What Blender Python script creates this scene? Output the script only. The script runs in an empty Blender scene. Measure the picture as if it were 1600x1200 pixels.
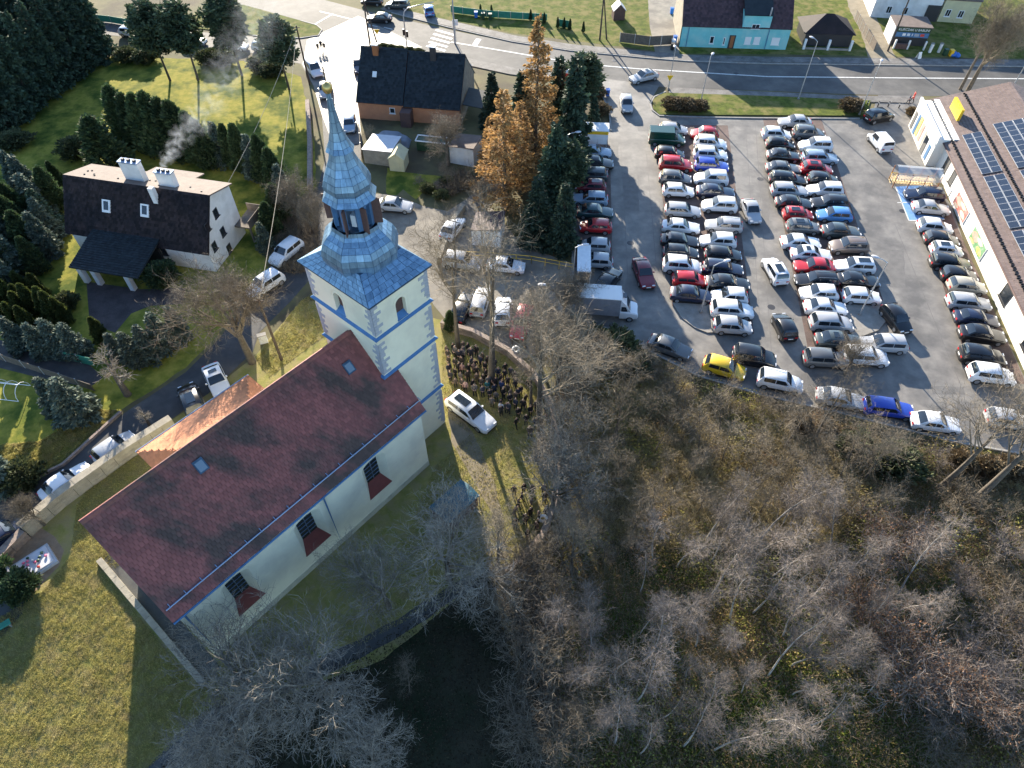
import bpy, bmesh, math, random
import numpy as np
from mathutils import Vector, Matrix, noise as mnoise

# ------------------------------------------------------------------ camera, sky, sun, exposure
S = bpy.context.scene
CAM_H, FOC, TILT = 51.4, 1067.0, math.radians(50)
cam = bpy.data.cameras.new('camera'); camo = bpy.data.objects.new('camera', cam)
S.collection.objects.link(camo); S.camera = camo
cam.sensor_width = 36.0; cam.lens = 36.0 * FOC / 1600.0; cam.clip_end = 3000; cam.clip_start = 0.5
camo.location = (0, 0, CAM_H); camo.rotation_euler = (math.pi/2 - TILT, 0, 0)
S.render.resolution_x, S.render.resolution_y = 1024, 768

SUN_EL, SUN_AZ = math.radians(17.5), math.radians(-16)     # azimuth from +Y towards +X
sun_dir = Vector((math.sin(SUN_AZ)*math.cos(SUN_EL), math.cos(SUN_AZ)*math.cos(SUN_EL), math.sin(SUN_EL)))
W = bpy.data.worlds.new('World'); S.world = W; W.use_nodes = True
nt = W.node_tree; bgn = nt.nodes['Background']
sky = nt.nodes.new('ShaderNodeTexSky'); sky.sky_type = 'NISHITA'; sky.sun_disc = False
sky.sun_elevation = SUN_EL; sky.sun_rotation = SUN_AZ; sky.air_density = 1.0; sky.dust_density = 0.3; sky.ozone_density = 3.0
nt.links.new(sky.outputs[0], bgn.inputs[0]); bgn.inputs[1].default_value = 0.105
sl = bpy.data.lights.new('sun', 'SUN'); sl.energy = 5.0; sl.angle = math.radians(0.5); sl.color = (1.0, 0.89, 0.72)
so = bpy.data.objects.new('sun', sl); S.collection.objects.link(so)
so.rotation_euler = sun_dir.to_track_quat('Z', 'Y').to_euler()
S.view_settings.view_transform = 'Standard'; S.view_settings.look = 'None'; S.view_settings.gamma = 1.0
S.view_settings.use_curve_mapping = False; S.view_settings.exposure = 1.82
S.cycles.max_bounces = 5; S.cycles.diffuse_bounces = 2; S.cycles.glossy_bounces = 2
S.cycles.transmission_bounces = 3; S.cycles.volume_bounces = 0; S.cycles.transparent_max_bounces = 6

# ------------------------------------------------------------------ helpers
rnd = random.Random(7); R = math.radians
COL = S.collection
SN, CN = math.sin(TILT), math.cos(TILT)
def G(u, v, z=0.0):
    """survey point (photo column, row) -> world position on the level z"""
    a = (u-800)/FOC; b = (v-600)/FOC
    t = (CAM_H-z)/(SN+b*CN)
    return Vector((a*t, (CN-b*SN)*t, z))

def link(o, parent=None):
    COL.objects.link(o)
    if parent is not None: o.parent = parent
    return o
def tag(o, label=None, cat=None, group=None, kind=None):
    if label: o['label'] = label
    if cat: o['category'] = cat
    if group: o['group'] = group
    if kind: o['kind'] = kind
    return o
def thing(name, label, cat, loc=(0,0,0), rz=0.0, group=None):
    o = bpy.data.objects.new(name, None); o.empty_display_size = .2
    o.location = loc; o.rotation_euler = (0, 0, rz); COL.objects.link(o)
    return tag(o, label, cat, group)

class MB:
    """collects shapes; build() links them as one mesh object"""
    def __init__(self): self.v = []; self.f = []; self.m = []; self.mi = 0
    def add(self, vs, fs):
        b = len(self.v); self.v.extend([tuple(p) for p in vs])
        for f in fs: self.f.append(tuple(b+i for i in f)); self.m.append(self.mi)
    def box(self, c, s, rz=0.0, taper=1.0):
        x, y, z = c; a, b, h = s[0]/2, s[1]/2, s[2]/2; cs, sn = math.cos(rz), math.sin(rz); vs = []
        for dz, k in ((-h, 1.0), (h, taper)):
            for dx, dy in ((-a,-b),(a,-b),(a,b),(-a,b)):
                dx *= k; dy *= k; vs.append((x+dx*cs-dy*sn, y+dx*sn+dy*cs, z+dz))
        self.add(vs, [(0,3,2,1),(4,5,6,7),(0,1,5,4),(1,2,6,5),(2,3,7,6),(3,0,4,7)])
    def obox(self, o, u, v, w):
        """box from corner o with edge vectors u, v, w (right handed)"""
        o, u, v, w = Vector(o), Vector(u), Vector(v), Vector(w)
        vs = [o, o+u, o+u+v, o+v, o+w, o+u+w, o+u+v+w, o+v+w]
        self.add(vs, [(0,3,2,1),(4,5,6,7),(0,1,5,4),(1,2,6,5),(2,3,7,6),(3,0,4,7)])
    def prism(self, pts, z0, z1):
        n = len(pts); vs = [(p[0],p[1],z0) for p in pts]+[(p[0],p[1],z1) for p in pts]
        self.add(vs, [tuple(range(n-1,-1,-1)), tuple(range(n,2*n))]+[(i,(i+1)%n,n+(i+1)%n,n+i) for i in range(n)])
    def extr(self, pts, d):
        """polygon pts (3-D) extruded by vector d"""
        d = Vector(d); n = len(pts); vs = [Vector(p) for p in pts]; vs += [p+d for p in vs]
        self.add(vs, [tuple(range(n-1,-1,-1)), tuple(range(n,2*n))]+[(i,(i+1)%n,n+(i+1)%n,n+i) for i in range(n)])
    def tube(self, pts, r0, r1=None, n=8, cap=True):
        pts = [Vector(p) for p in pts]; r1 = r0 if r1 is None else r1; k = len(pts); rings = []; ref = None
        for i, p in enumerate(pts):
            d = (pts[min(i+1,k-1)]-pts[max(i-1,0)]).normalized()
            if ref is None: ref = Vector((0,0,1)) if abs(d.z) < .9 else Vector((1,0,0))
            a = d.cross(ref).normalized(); b = d.cross(a); ref = -b if False else ref
            r = r0+(r1-r0)*i/max(k-1,1)
            rings.append([p+(a*math.cos(2*math.pi*j/n)+b*math.sin(2*math.pi*j/n))*r for j in range(n)])
        vs = [q for rg in rings for q in rg]; fs = []
        for i in range(k-1):
            for j in range(n):
                j2 = (j+1)%n; fs.append((i*n+j, i*n+j2, (i+1)*n+j2, (i+1)*n+j))
        if cap: fs += [tuple(range(n-1,-1,-1)), tuple(range((k-1)*n, k*n))]
        self.add(vs, fs)
    def lathe(self, prof, n=12, c=(0,0,0), cap=True):
        vs = []; fs = []; k = len(prof)
        for r, z in prof:
            for j in range(n): t = 2*math.pi*j/n; vs.append((c[0]+r*math.cos(t), c[1]+r*math.sin(t), c[2]+z))
        for i in range(k-1):
            for j in range(n): j2 = (j+1)%n; fs.append((i*n+j, i*n+j2, (i+1)*n+j2, (i+1)*n+j))
        if cap: fs += [tuple(range(n-1,-1,-1)), tuple(range((k-1)*n, k*n))]
        self.add(vs, fs)
    def mesh(self, name, mats, smooth=False):
        me = bpy.data.meshes.new(name); me.from_pydata(self.v, [], self.f)
        for m in (mats if isinstance(mats, (list, tuple)) else [mats]): me.materials.append(m)
        if any(self.m): me.polygons.foreach_set('material_index', self.m)
        if smooth: me.polygons.foreach_set('use_smooth', [True]*len(me.polygons))
        me.update(); return me
    def build(self, name, mats, parent=None, smooth=False, kind=None):
        o = bpy.data.objects.new(name, self.mesh(name, mats, smooth)); link(o, parent)
        if kind: o['kind'] = kind
        return o
def inst(name, me, parent=None, loc=(0,0,0), rot=(0,0,0), scale=None):
    o = bpy.data.objects.new(name, me); o.location = loc; o.rotation_euler = rot
    if scale is not None: o.scale = (scale,)*3 if isinstance(scale, (int, float)) else scale
    return link(o, parent)
def np_mesh(name, verts, faces, mat, smooth=False):
    """verts (n,3) and faces (m,3 or 4) arrays -> mesh, fast"""
    me = bpy.data.meshes.new(name); k = faces.shape[1]
    me.vertices.add(len(verts)); me.vertices.foreach_set('co', np.asarray(verts, np.float32).ravel())
    me.loops.add(faces.size); me.loops.foreach_set('vertex_index', faces.astype(np.int32).ravel())
    me.polygons.add(len(faces)); me.polygons.foreach_set('loop_start', np.arange(0, faces.size, k, dtype=np.int32))
    if smooth: me.polygons.foreach_set('use_smooth', np.ones(len(faces), bool))
    me.materials.append(mat); me.update(calc_edges=True); return me

# ------------------------------------------------------------------ materials
def _mat(name):
    m = bpy.data.materials.new(name); m.use_nodes = True; t = m.node_tree
    return m, t, t.nodes['Principled BSDF']
def mat(name, c1, c2=None, scale=2.0, rough=.8, metal=0.0, bump=0.0, bscale=30.0, coat=0.0, spec=.5, world=True,
        island=0.0, objrand=0.0, objcol=False, translucent=0.0, c3=None, s3=.3, detail=5.0, stretch=None, ramp=(.35,.65)):
    m, t, p = _mat(name); N, L = t.nodes, t.links
    p.inputs['Roughness'].default_value = rough; p.inputs['Metallic'].default_value = metal
    p.inputs['Coat Weight'].default_value = coat; p.inputs['Coat Roughness'].default_value = .06
    p.inputs['Specular IOR Level'].default_value = spec
    if world: co = N.new('ShaderNodeNewGeometry').outputs['Position']
    else: co = N.new('ShaderNodeTexCoord').outputs['Object']
    if stretch:
        mp = N.new('ShaderNodeMapping'); L.new(co, mp.inputs[0]); mp.inputs['Scale'].default_value = stretch[0]; mp.inputs['Rotation'].default_value = (0, 0, stretch[1]); co = mp.outputs[0]
    def nz(sc, d=detail):
        n = N.new('ShaderNodeTexNoise'); n.inputs['Scale'].default_value = sc; n.inputs['Detail'].default_value = d
        n.inputs['Roughness'].default_value = .62; L.new(co, n.inputs['Vector']); return n.outputs[0]
    def mix(fac, a, b, typ='MIX'):
        x = N.new('ShaderNodeMix'); x.data_type = 'RGBA'; x.blend_type = typ
        if isinstance(fac, float): x.inputs[0].default_value = fac
        else: L.new(fac, x.inputs[0])
        for i, q in ((6, a), (7, b)):
            if isinstance(q, tuple): x.inputs[i].default_value = (*q, 1)
            else: L.new(q, x.inputs[i])
        return x.outputs[2]
    def rampn(src, lo, hi):
        r = N.new('ShaderNodeMapRange'); r.inputs[1].default_value = lo; r.inputs[2].default_value = hi; L.new(src, r.inputs[0]); return r.outputs[0]
    col = c1
    if objcol: col = N.new('ShaderNodeObjectInfo').outputs['Color']
    if c2: col = mix(rampn(nz(scale), *ramp), col, c2)
    if c3: col = mix(rampn(nz(s3, 4.0), .45, .62), col, c3)
    def val(src, amt):
        r = N.new('ShaderNodeMapRange'); r.inputs[3].default_value = 1-amt; r.inputs[4].default_value = 1+amt; L.new(src, r.inputs[0])
        cmb = N.new('ShaderNodeCombineColor'); [L.new(r.outputs[0], cmb.inputs[i]) for i in range(3)]; return cmb.outputs[0]
    if island: col = mix(1.0, col, val(N.new('ShaderNodeNewGeometry').outputs['Random Per Island'], island), 'MULTIPLY')
    if objrand: col = mix(1.0, col, val(N.new('ShaderNodeObjectInfo').outputs['Random'], objrand), 'MULTIPLY')
    if isinstance(col, tuple): p.inputs['Base Color'].default_value = (*col, 1)
    else: L.new(col, p.inputs['Base Color'])
    if bump:
        b = N.new('ShaderNodeBump'); b.inputs['Strength'].default_value = bump; b.inputs['Distance'].default_value = .06
        L.new(nz(bscale, 6.0), b.inputs['Height']); L.new(b.outputs[0], p.inputs['Normal'])
    if translucent:
        tr = N.new('ShaderNodeBsdfTranslucent'); ms = N.new('ShaderNodeMixShader'); ms.inputs[0].default_value = translucent
        if isinstance(col, tuple): tr.inputs[0].default_value = (*col, 1)
        else: L.new(col, tr.inputs[0])
        L.new(p.outputs[0], ms.inputs[1]); L.new(tr.outputs[0], ms.inputs[2]); L.new(ms.outputs[0], N['Material Output'].inputs[0])
    return m
def paver(name, c1, c2, mortar, sx, sy, rz, rough=.85):
    m, t, p = _mat(name); N, L = t.nodes, t.links
    g = N.new('ShaderNodeNewGeometry'); mp = N.new('ShaderNodeMapping'); mp.inputs['Rotation'].default_value = (0,0,rz); L.new(g.outputs[0], mp.inputs[0])
    b = N.new('ShaderNodeTexBrick'); L.new(mp.outputs[0], b.inputs[0]); b.inputs['Scale'].default_value = 1.0
    b.inputs['Brick Width'].default_value = sx; b.inputs['Row Height'].default_value = sy; b.inputs['Mortar Size'].default_value = .012
    b.inputs['Color1'].default_value = (*c1,1); b.inputs['Color2'].default_value = (*c2,1); b.inputs['Mortar'].default_value = (*mortar,1)
    n = N.new('ShaderNodeTexNoise'); n.inputs['Scale'].default_value = .8; n.inputs['Detail'].default_value = 6; L.new(g.outputs[0], n.inputs[0])
    r = N.new('ShaderNodeMapRange'); r.inputs[1].default_value = .3; r.inputs[2].default_value = .7; r.inputs[3].default_value = .6; r.inputs[4].default_value = 1.25; L.new(n.outputs[0], r.inputs[0])
    x = N.new('ShaderNodeMix'); x.data_type = 'RGBA'; x.blend_type = 'MULTIPLY'; x.inputs[0].default_value = 1
    cc = N.new('ShaderNodeCombineColor'); [L.new(r.outputs[0], cc.inputs[i]) for i in range(3)]
    L.new(b.outputs[0], x.inputs[6]); L.new(cc.outputs[0], x.inputs[7]); L.new(x.outputs[2], p.inputs['Base Color'])
    p.inputs['Roughness'].default_value = rough; return m

M = {}
M['ground'] = mat('ground_soil', (.085,.085,.032), (.15,.125,.055), .25, .95, bump=.5, bscale=9, c3=(.07,.055,.03), s3=.12)
M['lawn'] = mat('lawn_grass', (.19,.195,.028), (.32,.275,.055), 1.1, .95, bump=.7, bscale=12, spec=.1, c3=(.07,.10,.018), s3=.25)
M['yard'] = mat('churchyard_grass', (.28,.24,.09), (.185,.185,.053), 1.0, .95, bump=.7, bscale=7, spec=.1, c3=(.25,.21,.10), s3=.8)
M['wood'] = mat('woodland_floor', (.10,.085,.032), (.16,.12,.05), .9, .95, bump=.9, bscale=7, spec=.1, c3=(.06,.07,.02), s3=.13)
M['verge'] = mat('verge_grass', (.12,.145,.026), (.06,.08,.018), 1.2, .95, bump=.9, bscale=6, spec=.1, c3=(.19,.165,.06), s3=.5)
M['damp'] = mat('damp_render', (.50,.475,.37), (.36,.345,.28), .9, .9)
M['asphalt'] = mat('asphalt', (.095,.093,.092), (.14,.135,.128), .5, .8, bump=.25, bscale=60, c3=(.07,.069,.069), s3=.09, spec=.3)
M['patch'] = mat('asphalt_patch', (.115,.11,.105), (.155,.147,.138), 1.2, .7, bump=.2, bscale=50)
M['asphalt_lot'] = mat('asphalt_lot', (.15,.142,.132), (.225,.21,.19), .7, .62, bump=.25, bscale=60, c3=(.105,.10,.095), s3=.22, spec=.5)
M['asphalt_lane'] = mat('asphalt_lane', (.05,.05,.052), (.085,.083,.08), .7, .8, bump=.3, bscale=50, c3=(.04,.04,.043), s3=.2)
M['concrete'] = mat('concrete', (.30,.28,.25), (.21,.195,.175), 1.2, .85, bump=.2, bscale=30)
M['courtyard'] = mat('courtyard_gravel', (.19,.17,.14), (.27,.24,.195), .7, .9, bump=.35, bscale=25, c3=(.14,.125,.105), s3=.25)
M['bay'] = paver('bay_pavers', (.155,.098,.082), (.12,.08,.07), (.07,.055,.05), .2, .1, R(5))
M['pave'] = paver('pavement_slabs', (.18,.17,.16), (.15,.142,.135), (.09,.085,.08), .5, .5, R(6))
M['drive'] = paver('driveway_pavers', (.085,.062,.06), (.065,.05,.05), (.035,.03,.03), .2, .1, R(20))
M['kerb'] = mat('kerb_concrete', (.34,.33,.31), (.24,.23,.215), 2, .85)
M['line'] = mat('road_paint', (.72,.72,.70), (.5,.5,.48), 3, .6)
M['bluepaint'] = mat('blue_bay_paint', (.12,.27,.55), (.17,.32,.6), 1.5, .6)
M['path'] = mat('worn_path', (.25,.21,.15), (.18,.15,.10), .9, .95, bump=.4, bscale=15)
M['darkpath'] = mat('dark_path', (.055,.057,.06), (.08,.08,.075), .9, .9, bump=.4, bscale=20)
M['soil'] = mat('raked_earth', (.20,.14,.095), (.27,.2,.14), 1.5, .95, bump=.4, bscale=25)
M['stone'] = mat('wall_stone', (.36,.32,.25), (.26,.23,.18), 1.4, .9, bump=.6, bscale=12)
M['rubble'] = mat('rubble_stone', (.30,.23,.19), (.19,.155,.135), 3.0, .9, bump=.8, bscale=8, island=.3)
M['cream'] = mat('cream_render', (.84,.81,.63), (.79,.76,.59), .6, .9, bump=.08, bscale=20, c3=(.70,.67,.53), s3=.25)
M['quoin'] = mat('grey_quoin', (.36,.38,.42), (.42,.44,.48), 3, .9)
M['ledge'] = mat('blue_sheet_ledge', (.09,.22,.42), (.07,.17,.34), 2, .45, metal=.3)
M['metal'] = mat('dome_sheet', (.24,.385,.53), (.12,.215,.325), 1.6, .42, metal=.55, objrand=.18, stretch=((2.2,2.2,.5),0), ramp=(.3,.7))
M['metalbase'] = mat('dome_base', (.05,.10,.16), (.03,.06,.1), 2, .5, metal=.4)
M['zinc'] = mat('zinc_rail', (.28,.36,.5), None, rough=.4, metal=.6)
M['gold'] = mat('gilded_ball', (.55,.42,.16), (.42,.31,.1), 5, .35, metal=.7)
M['tile'] = mat('red_clay_tile', (.29,.092,.076), (.24,.077,.064), .7, .6, island=.2, c3=(.085,.05,.038), s3=.34, stretch=((.55,1.3,.5),R(-49)))
M['tile_orange'] = mat('orange_clay_tile', (.52,.20,.085), (.46,.17,.07), 1.5, .6, island=.14)
M['tile_house'] = mat('dark_brown_tile', (.020,.014,.014), (.034,.022,.021), .8, .75, island=.55, c3=(.014,.011,.013), s3=.3, spec=.25)
M['tile_black'] = mat('black_tile', (.014,.020,.025), (.022,.029,.034), 1.5, .7, island=.4, spec=.3)
M['tile_mauve'] = mat('mauve_tile', (.075,.038,.04), (.05,.028,.033), 2.0, .7, island=.4)
M['tile_store'] = mat('brown_concrete_tile', (.165,.12,.105), (.14,.10,.09), 1.5, .6, island=.15)
M['felt'] = mat('roof_felt', (.115,.088,.078), (.16,.122,.105), 1.2, .85, bump=.3, bscale=15)
M['white_wall'] = mat('white_render', (.74,.74,.74), (.66,.66,.66), 1.0, .9, c3=(.58,.58,.57), s3=.4)
M['store_wall'] = mat('store_render', (.82,.80,.74), (.78,.76,.70), .8, .9)
M['turq'] = mat('turquoise_render', (.20,.55,.56), (.17,.49,.5), .9, .85, c3=(.28,.55,.54), s3=.7)
M['orange_wall'] = mat('orange_render', (.50,.23,.12), (.43,.195,.105), 1.2, .9)
M['yellow_wall'] = mat('pale_yellow_render', (.58,.53,.33), (.5,.46,.3), 1, .9)
M['bare_gable'] = mat('weathered_gable', (.26,.22,.18), (.16,.14,.12), 1.6, .95)
M['redsill'] = mat('oxide_red_sill', (.20,.05,.042), (.16,.04,.036), 3, .6)
M['glass'] = mat('window_glass', (.018,.024,.032), None, rough=.08, spec=.9)
M['frame_white'] = mat('white_frame', (.75,.75,.74), None, rough=.5)
M['frame_dark'] = mat('dark_frame', (.03,.03,.035), None, rough=.5)
M['brown_wood'] = mat('brown_boards', (.115,.065,.055), (.09,.05,.045), 4, .7, world=False)
M['timber'] = mat('grey_timber', (.16,.13,.10), (.10,.08,.065), 3, .85, world=False)
M['steel'] = mat('galvanised_steel', (.46,.47,.48), (.38,.39,.4), 4, .45, metal=.5)
M['polewood'] = mat('pole_wood', (.06,.045,.035), (.09,.065,.05), 5, .85, world=False)
M['black'] = mat('black_plastic', (.012,.012,.013), None, rough=.5)
M['panelframe'] = mat('panel_frame', (.33,.35,.38), None, rough=.4)
M['solar'] = mat('solar_cells', (.014,.020,.036), (.02,.03,.05), 6, .25, spec=.7, objrand=.15)
M['yellow'] = mat('yellow_panel', (.78,.48,.02), (.7,.42,.02), 2, .5)
M['red'] = mat('red_panel', (.6,.06,.04), None, rough=.5)
M['bluebin'] = mat('blue_plastic', (.03,.14,.5), None, rough=.45)
M['greenbin'] = mat('dark_green_plastic', (.02,.06,.03), None, rough=.5)
M['rust'] = mat('orange_brown_steel', (.30,.11,.04), None, rough=.6)
M['clear'] = mat('milky_polycarbonate', (.7,.74,.78), (.6,.65,.7), 2, .25)
M['tarp_grey'] = mat('grey_tarpaulin', (.22,.235,.27), (.17,.185,.22), 2, .6, bump=.5, bscale=5)
M['tarp_teal'] = mat('teal_tarpaulin', (.02,.10,.15), (.03,.13,.18), 2.5, .5, bump=.5, bscale=4)
M['sheetwhite'] = mat('white_sheet_roof', (.55,.56,.6), (.48,.49,.53), 2, .6)
M['green_fence'] = mat('green_mesh', (.03,.22,.15), (.025,.18,.12), 2, .7)
M['paint'] = mat('car_paint', (.5,.5,.5), None, rough=.32, coat=.7, objcol=True, spec=.5)
M['carglass'] = mat('car_glass', (.012,.018,.026), None, rough=.05, spec=1.0)
M['tyre'] = mat('tyre_rubber', (.012,.012,.012), None, rough=.8)
M['rim'] = mat('alloy_rim', (.42,.43,.45), None, rough=.35, metal=.7)
M['lamp'] = mat('head_lamp', (.7,.72,.75), None, rough=.15)
M['tail'] = mat('tail_lamp', (.42,.012,.015), None, rough=.2)
M['bark'] = mat('grey_bark', (.12,.10,.078), (.07,.058,.046), 3, .9, world=False, objrand=.25)
M['twig'] = mat('pale_twigs', (.30,.265,.215), (.215,.19,.155), 1.0, .85, world=False, objrand=.22, island=.35)
M['twig_dark'] = mat('dark_twigs', (.195,.16,.115), (.135,.112,.082), 1.0, .9, world=False, objrand=.3, island=.35)
M['birchbark'] = mat('birch_bark', (.34,.315,.28), (.12,.105,.09), 2.2, .8, world=False, objrand=.25, ramp=(.5,.62))
M['birchtwig'] = mat('birch_twigs', (.205,.172,.15), (.155,.13,.112), 1.2, .9, world=False, objrand=.3, island=.4)
M['brownleaf'] = mat('dry_leaves', (.21,.105,.052), (.14,.075,.042), 2, .85, world=False, island=.5, translucent=.2)
M['thuja'] = mat('thuja_leaf', (.040,.075,.030), (.065,.095,.034), .8, .8, world=False, island=.45, objrand=.25, translucent=.25)
M['thuja_y'] = mat('golden_thuja_leaf', (.085,.10,.022), (.055,.08,.022), .8, .8, world=False, island=.45, objrand=.2, translucent=.3)
M['spruce'] = mat('spruce_needles', (.028,.055,.034), (.048,.078,.044), .9, .8, world=False, island=.45, objrand=.25, translucent=.12)
M['bluefir'] = mat('silver_fir_needles', (.11,.14,.105), (.07,.10,.07), .8, .8, world=False, island=.45, objrand=.25, translucent=.15)
M['pine'] = mat('pine_needles', (.045,.075,.038), (.075,.10,.05), .8, .8, world=False, island=.45, objrand=.2, translucent=.15)
M['larch'] = mat('larch_needles', (.46,.275,.105), (.36,.22,.09), .6, .85, world=False, island=.45, objrand=.2, translucent=.3)
M['brownbush'] = mat('brown_hedge_leaf', (.16,.11,.06), (.11,.085,.045), 1, .85, world=False, island=.5, translucent=.2)
M['shade_soil'] = mat('shade_tinted_soil', (.034,.033,.022), (.056,.05,.032), .8, .95, bump=.8, bscale=8, spec=.1, c3=(.02,.028,.014), s3=.2)  # soil darkened in colour to carry the church and tower shadow
M['shade_litter'] = mat('shade_tinted_leaves', (.05,.038,.025), (.035,.032,.018), .8, .9, island=.6, spec=.1)  # leaf colour darkened to stand in for the church shade
M['bush'] = mat('hedge_leaf', (.05,.07,.025), (.085,.09,.035), 1, .85, world=False, island=.5, translucent=.2)
M['grassblade'] = mat('grass_blades', (.45,.39,.15), (.27,.27,.075), .9, .9, island=.4, translucent=.35, spec=.1, c3=(.40,.34,.16), s3=.9)
M['greenblade'] = mat('green_blades', (.15,.20,.035), (.10,.15,.03), .8, .9, island=.45, translucent=.3, spec=.1)
M['weed'] = mat('bramble_leaf', (.17,.19,.04), (.28,.24,.07), .35, .85, island=.5, translucent=.25, spec=.2, c3=(.165,.095,.045), s3=.14)
M['litter'] = mat('leaf_litter', (.33,.20,.10), (.22,.145,.075), .8, .9, island=.5, spec=.1)
M['straw'] = mat('dead_straw', (.50,.40,.20), (.34,.275,.14), .5, .9, island=.45, translucent=.2)
M['briar'] = mat('dead_stems', (.22,.17,.11), (.15,.115,.08), .5, .9, island=.45)
M['skin'] = mat('skin', (.44,.27,.20), None, rough=.6)
M['cloth'] = mat('coat_cloth', (.02,.02,.02), None, rough=.9, objcol=True)
M['trouser'] = mat('dark_trousers', (.014,.014,.018), None, rough=.9)
M['skylight'] = mat('skylight_pane', (.16,.22,.28), None, rough=.2)
M['hair'] = mat('hair_mixed', (.05,.035,.028), (.20,.175,.15), .6, .8, objrand=.6)
M['marble'] = mat('pale_granite', (.42,.43,.47), (.34,.35,.39), 6, .3, spec=.6)
M['flower'] = mat('flower_heads', (.6,.05,.1), (.55,.25,.4), 9, .8, island=.6)
# ------------------------------------------------------------------ ground, roads, paths (the setting)
def poly(pts, z=0.0): return [G(u, v, 0.0).to_2d() for u, v in pts]
def ragged(P, step=1.2, amp=.25, seed=0):
    out = []; n = len(P)
    for i in range(n):
        a, b = P[i], P[(i+1)%n]; L = (b-a).length; k = max(1, int(L/step)); nrm = Vector((-(b-a).y, (b-a).x)).normalized()
        for j in range(k):
            q = a+(b-a)*(j/k); w = mnoise.noise(Vector((q.x*.5, q.y*.5, seed)))*2*amp if j else 0
            out.append(q+nrm*w)
    return out
def sheet(name, P, z, m, rag=0.0, kind='structure'):
    if rag: P = ragged(P, 1.0, rag, len(name))
    mb = MB(); mb.add([(p.x, p.y, z) for p in P], [tuple(range(len(P)))])
    me = mb.mesh(name, m); bm = bmesh.new(); bm.from_mesh(me); bm.normal_update()
    for f in bm.faces:
        if f.normal.z < 0: f.normal_flip()
    bmesh.ops.triangulate(bm, faces=bm.faces); bm.to_mesh(me); bm.free()
    return tag(link(bpy.data.objects.new(name, me)), kind=kind)

mb = MB(); mb.add([(-900,-300,0),(900,-300,0),(900,1600,0),(-900,1600,0)], [(0,1,2,3)]); tag(mb.build('ground', M['ground']), kind='structure')
P_wood = poly([(905,505),(1000,545),(1090,592),(1190,622),(1300,648),(1500,700),(1760,745),(1900,1300),(860,1330),(865,1100),(845,980),(808,905),(870,790),(885,700),(872,600),(850,560)])
sheet('woodland_ground', P_wood, .0045, M['wood'], .8)
P_yard = poly([(40,820),(100,768),(270,655),(330,610),(400,555),(470,470),(530,470),(690,500),(760,520),(830,570),(868,640),(875,720),(860,800),(800,890),(720,930),(600,1030),(300,1140),(210,1230),(-120,1300),(-160,900)])
sheet('churchyard_lawn', P_yard, .006, M['yard'], .1)
P_shade = poly([(210,1240),(330,1115),(560,1020),(720,925),(800,890),(850,975),(872,1100),(866,1330),(200,1330)])
sheet('slope_ground', P_shade, .005, M['shade_soil'], .8)  # painted shade: dark sheet with its right border along the tower shadow
P_garden = poly([(-150,130),(40,185),(120,115),(175,88),(380,95),(470,120),(488,200),(495,290),(455,370),(425,415),(380,470),(330,535),(290,575),(190,640),(90,735),(-10,770),(-160,820)])
sheet('garden_lawn', P_garden, .006, M['lawn'], .15)
P_north = poly([(612,12),(800,52),(960,72),(1060,84),(1220,85),(1600,92),(1800,95),(1900,-160),(600,-200)])
sheet('north_gardens', P_north, .006, M['verge'], .05)
# roads
sheet('main_road', poly([(330,-90),(430,-20),(507,0),(572,17),(690,44),(722,51),(800,66),(890,80),(1005,91),(1075,96),(1200,101),(1600,104),(1850,106),(1850,160),(1600,152),(1440,150),(1325,147),(1200,142),(1050,137),(1000,133),(920,124),(800,109),(657,77),(560,60),(480,58),(380,10),(300,-60)]), .012, M['asphalt'])
sheet('side_street', poly([(-100,10),(180,33),(300,49),(400,58),(475,60),(580,70),(572,120),(560,165),(566,225),(560,300),(540,330),(520,380),(490,430),(455,470),(405,520),(395,550),(330,612),(265,657),(200,697),(95,772),(40,822),(-10,870),(-120,990),(-160,880),(-10,782),(100,727),(195,645),(290,582),(340,532),(385,472),(425,420),(455,380),(490,320),(508,250),(503,180),(490,135),(470,100),(380,80),(260,68),(180,56),(-100,30)]), .016, M['asphalt_lane'])
sheet('junction_apron', poly([(480,62),(560,25),(660,74),(572,80),(560,165),(566,225),(520,225),(503,180),(490,135),(473,100)]), .020, M['asphalt_lot'])
sheet('courtyard', poly([(560,300),(620,306),(660,322),(700,330),(745,300),(772,330),(812,380),(900,415),(905,470),(870,545),(810,562),(760,522),(700,505),(640,430),(560,420),(540,340)]), .020, M['courtyard'], .08)
P_lot = poly([(920,120),(936,142),(950,170),(953,197),(903,203),(897,300),(893,470),(903,500),(960,517),(1010,547),(1090,588),(1190,618),(1300,643),(1500,693),(1760,735),(1760,640),(1605,600),(1510,392),(1487,322),(1462,287),(1428,192),(1440,150),(1372,149),(1362,180),(1345,187),(1030,183),(1018,172),(1015,160),(1030,134)])
sheet('car_park', P_lot, .024, M['asphalt_lot'])
for nm, pts in (('parking_bays_west', [(903,226),(953,226),(957,418),(897,418)]), ('parking_bays_middle', [(1025,196),(1137,196),(1178,522),(1130,520),(1050,478)]),
                ('parking_bays_east', [(1192,186),(1282,183),(1380,470),(1345,480),(1330,560),(1265,560)]), ('parking_bays_store', [(1424,292),(1466,289),(1512,392),(1603,600),(1522,600)])):
    sheet(nm, poly(pts), .028, M['bay'])
sheet('blue_bay', poly([(1399,292),(1448,289),(1476,343),(1420,345)]), .032, M['bluepaint'])
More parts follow.
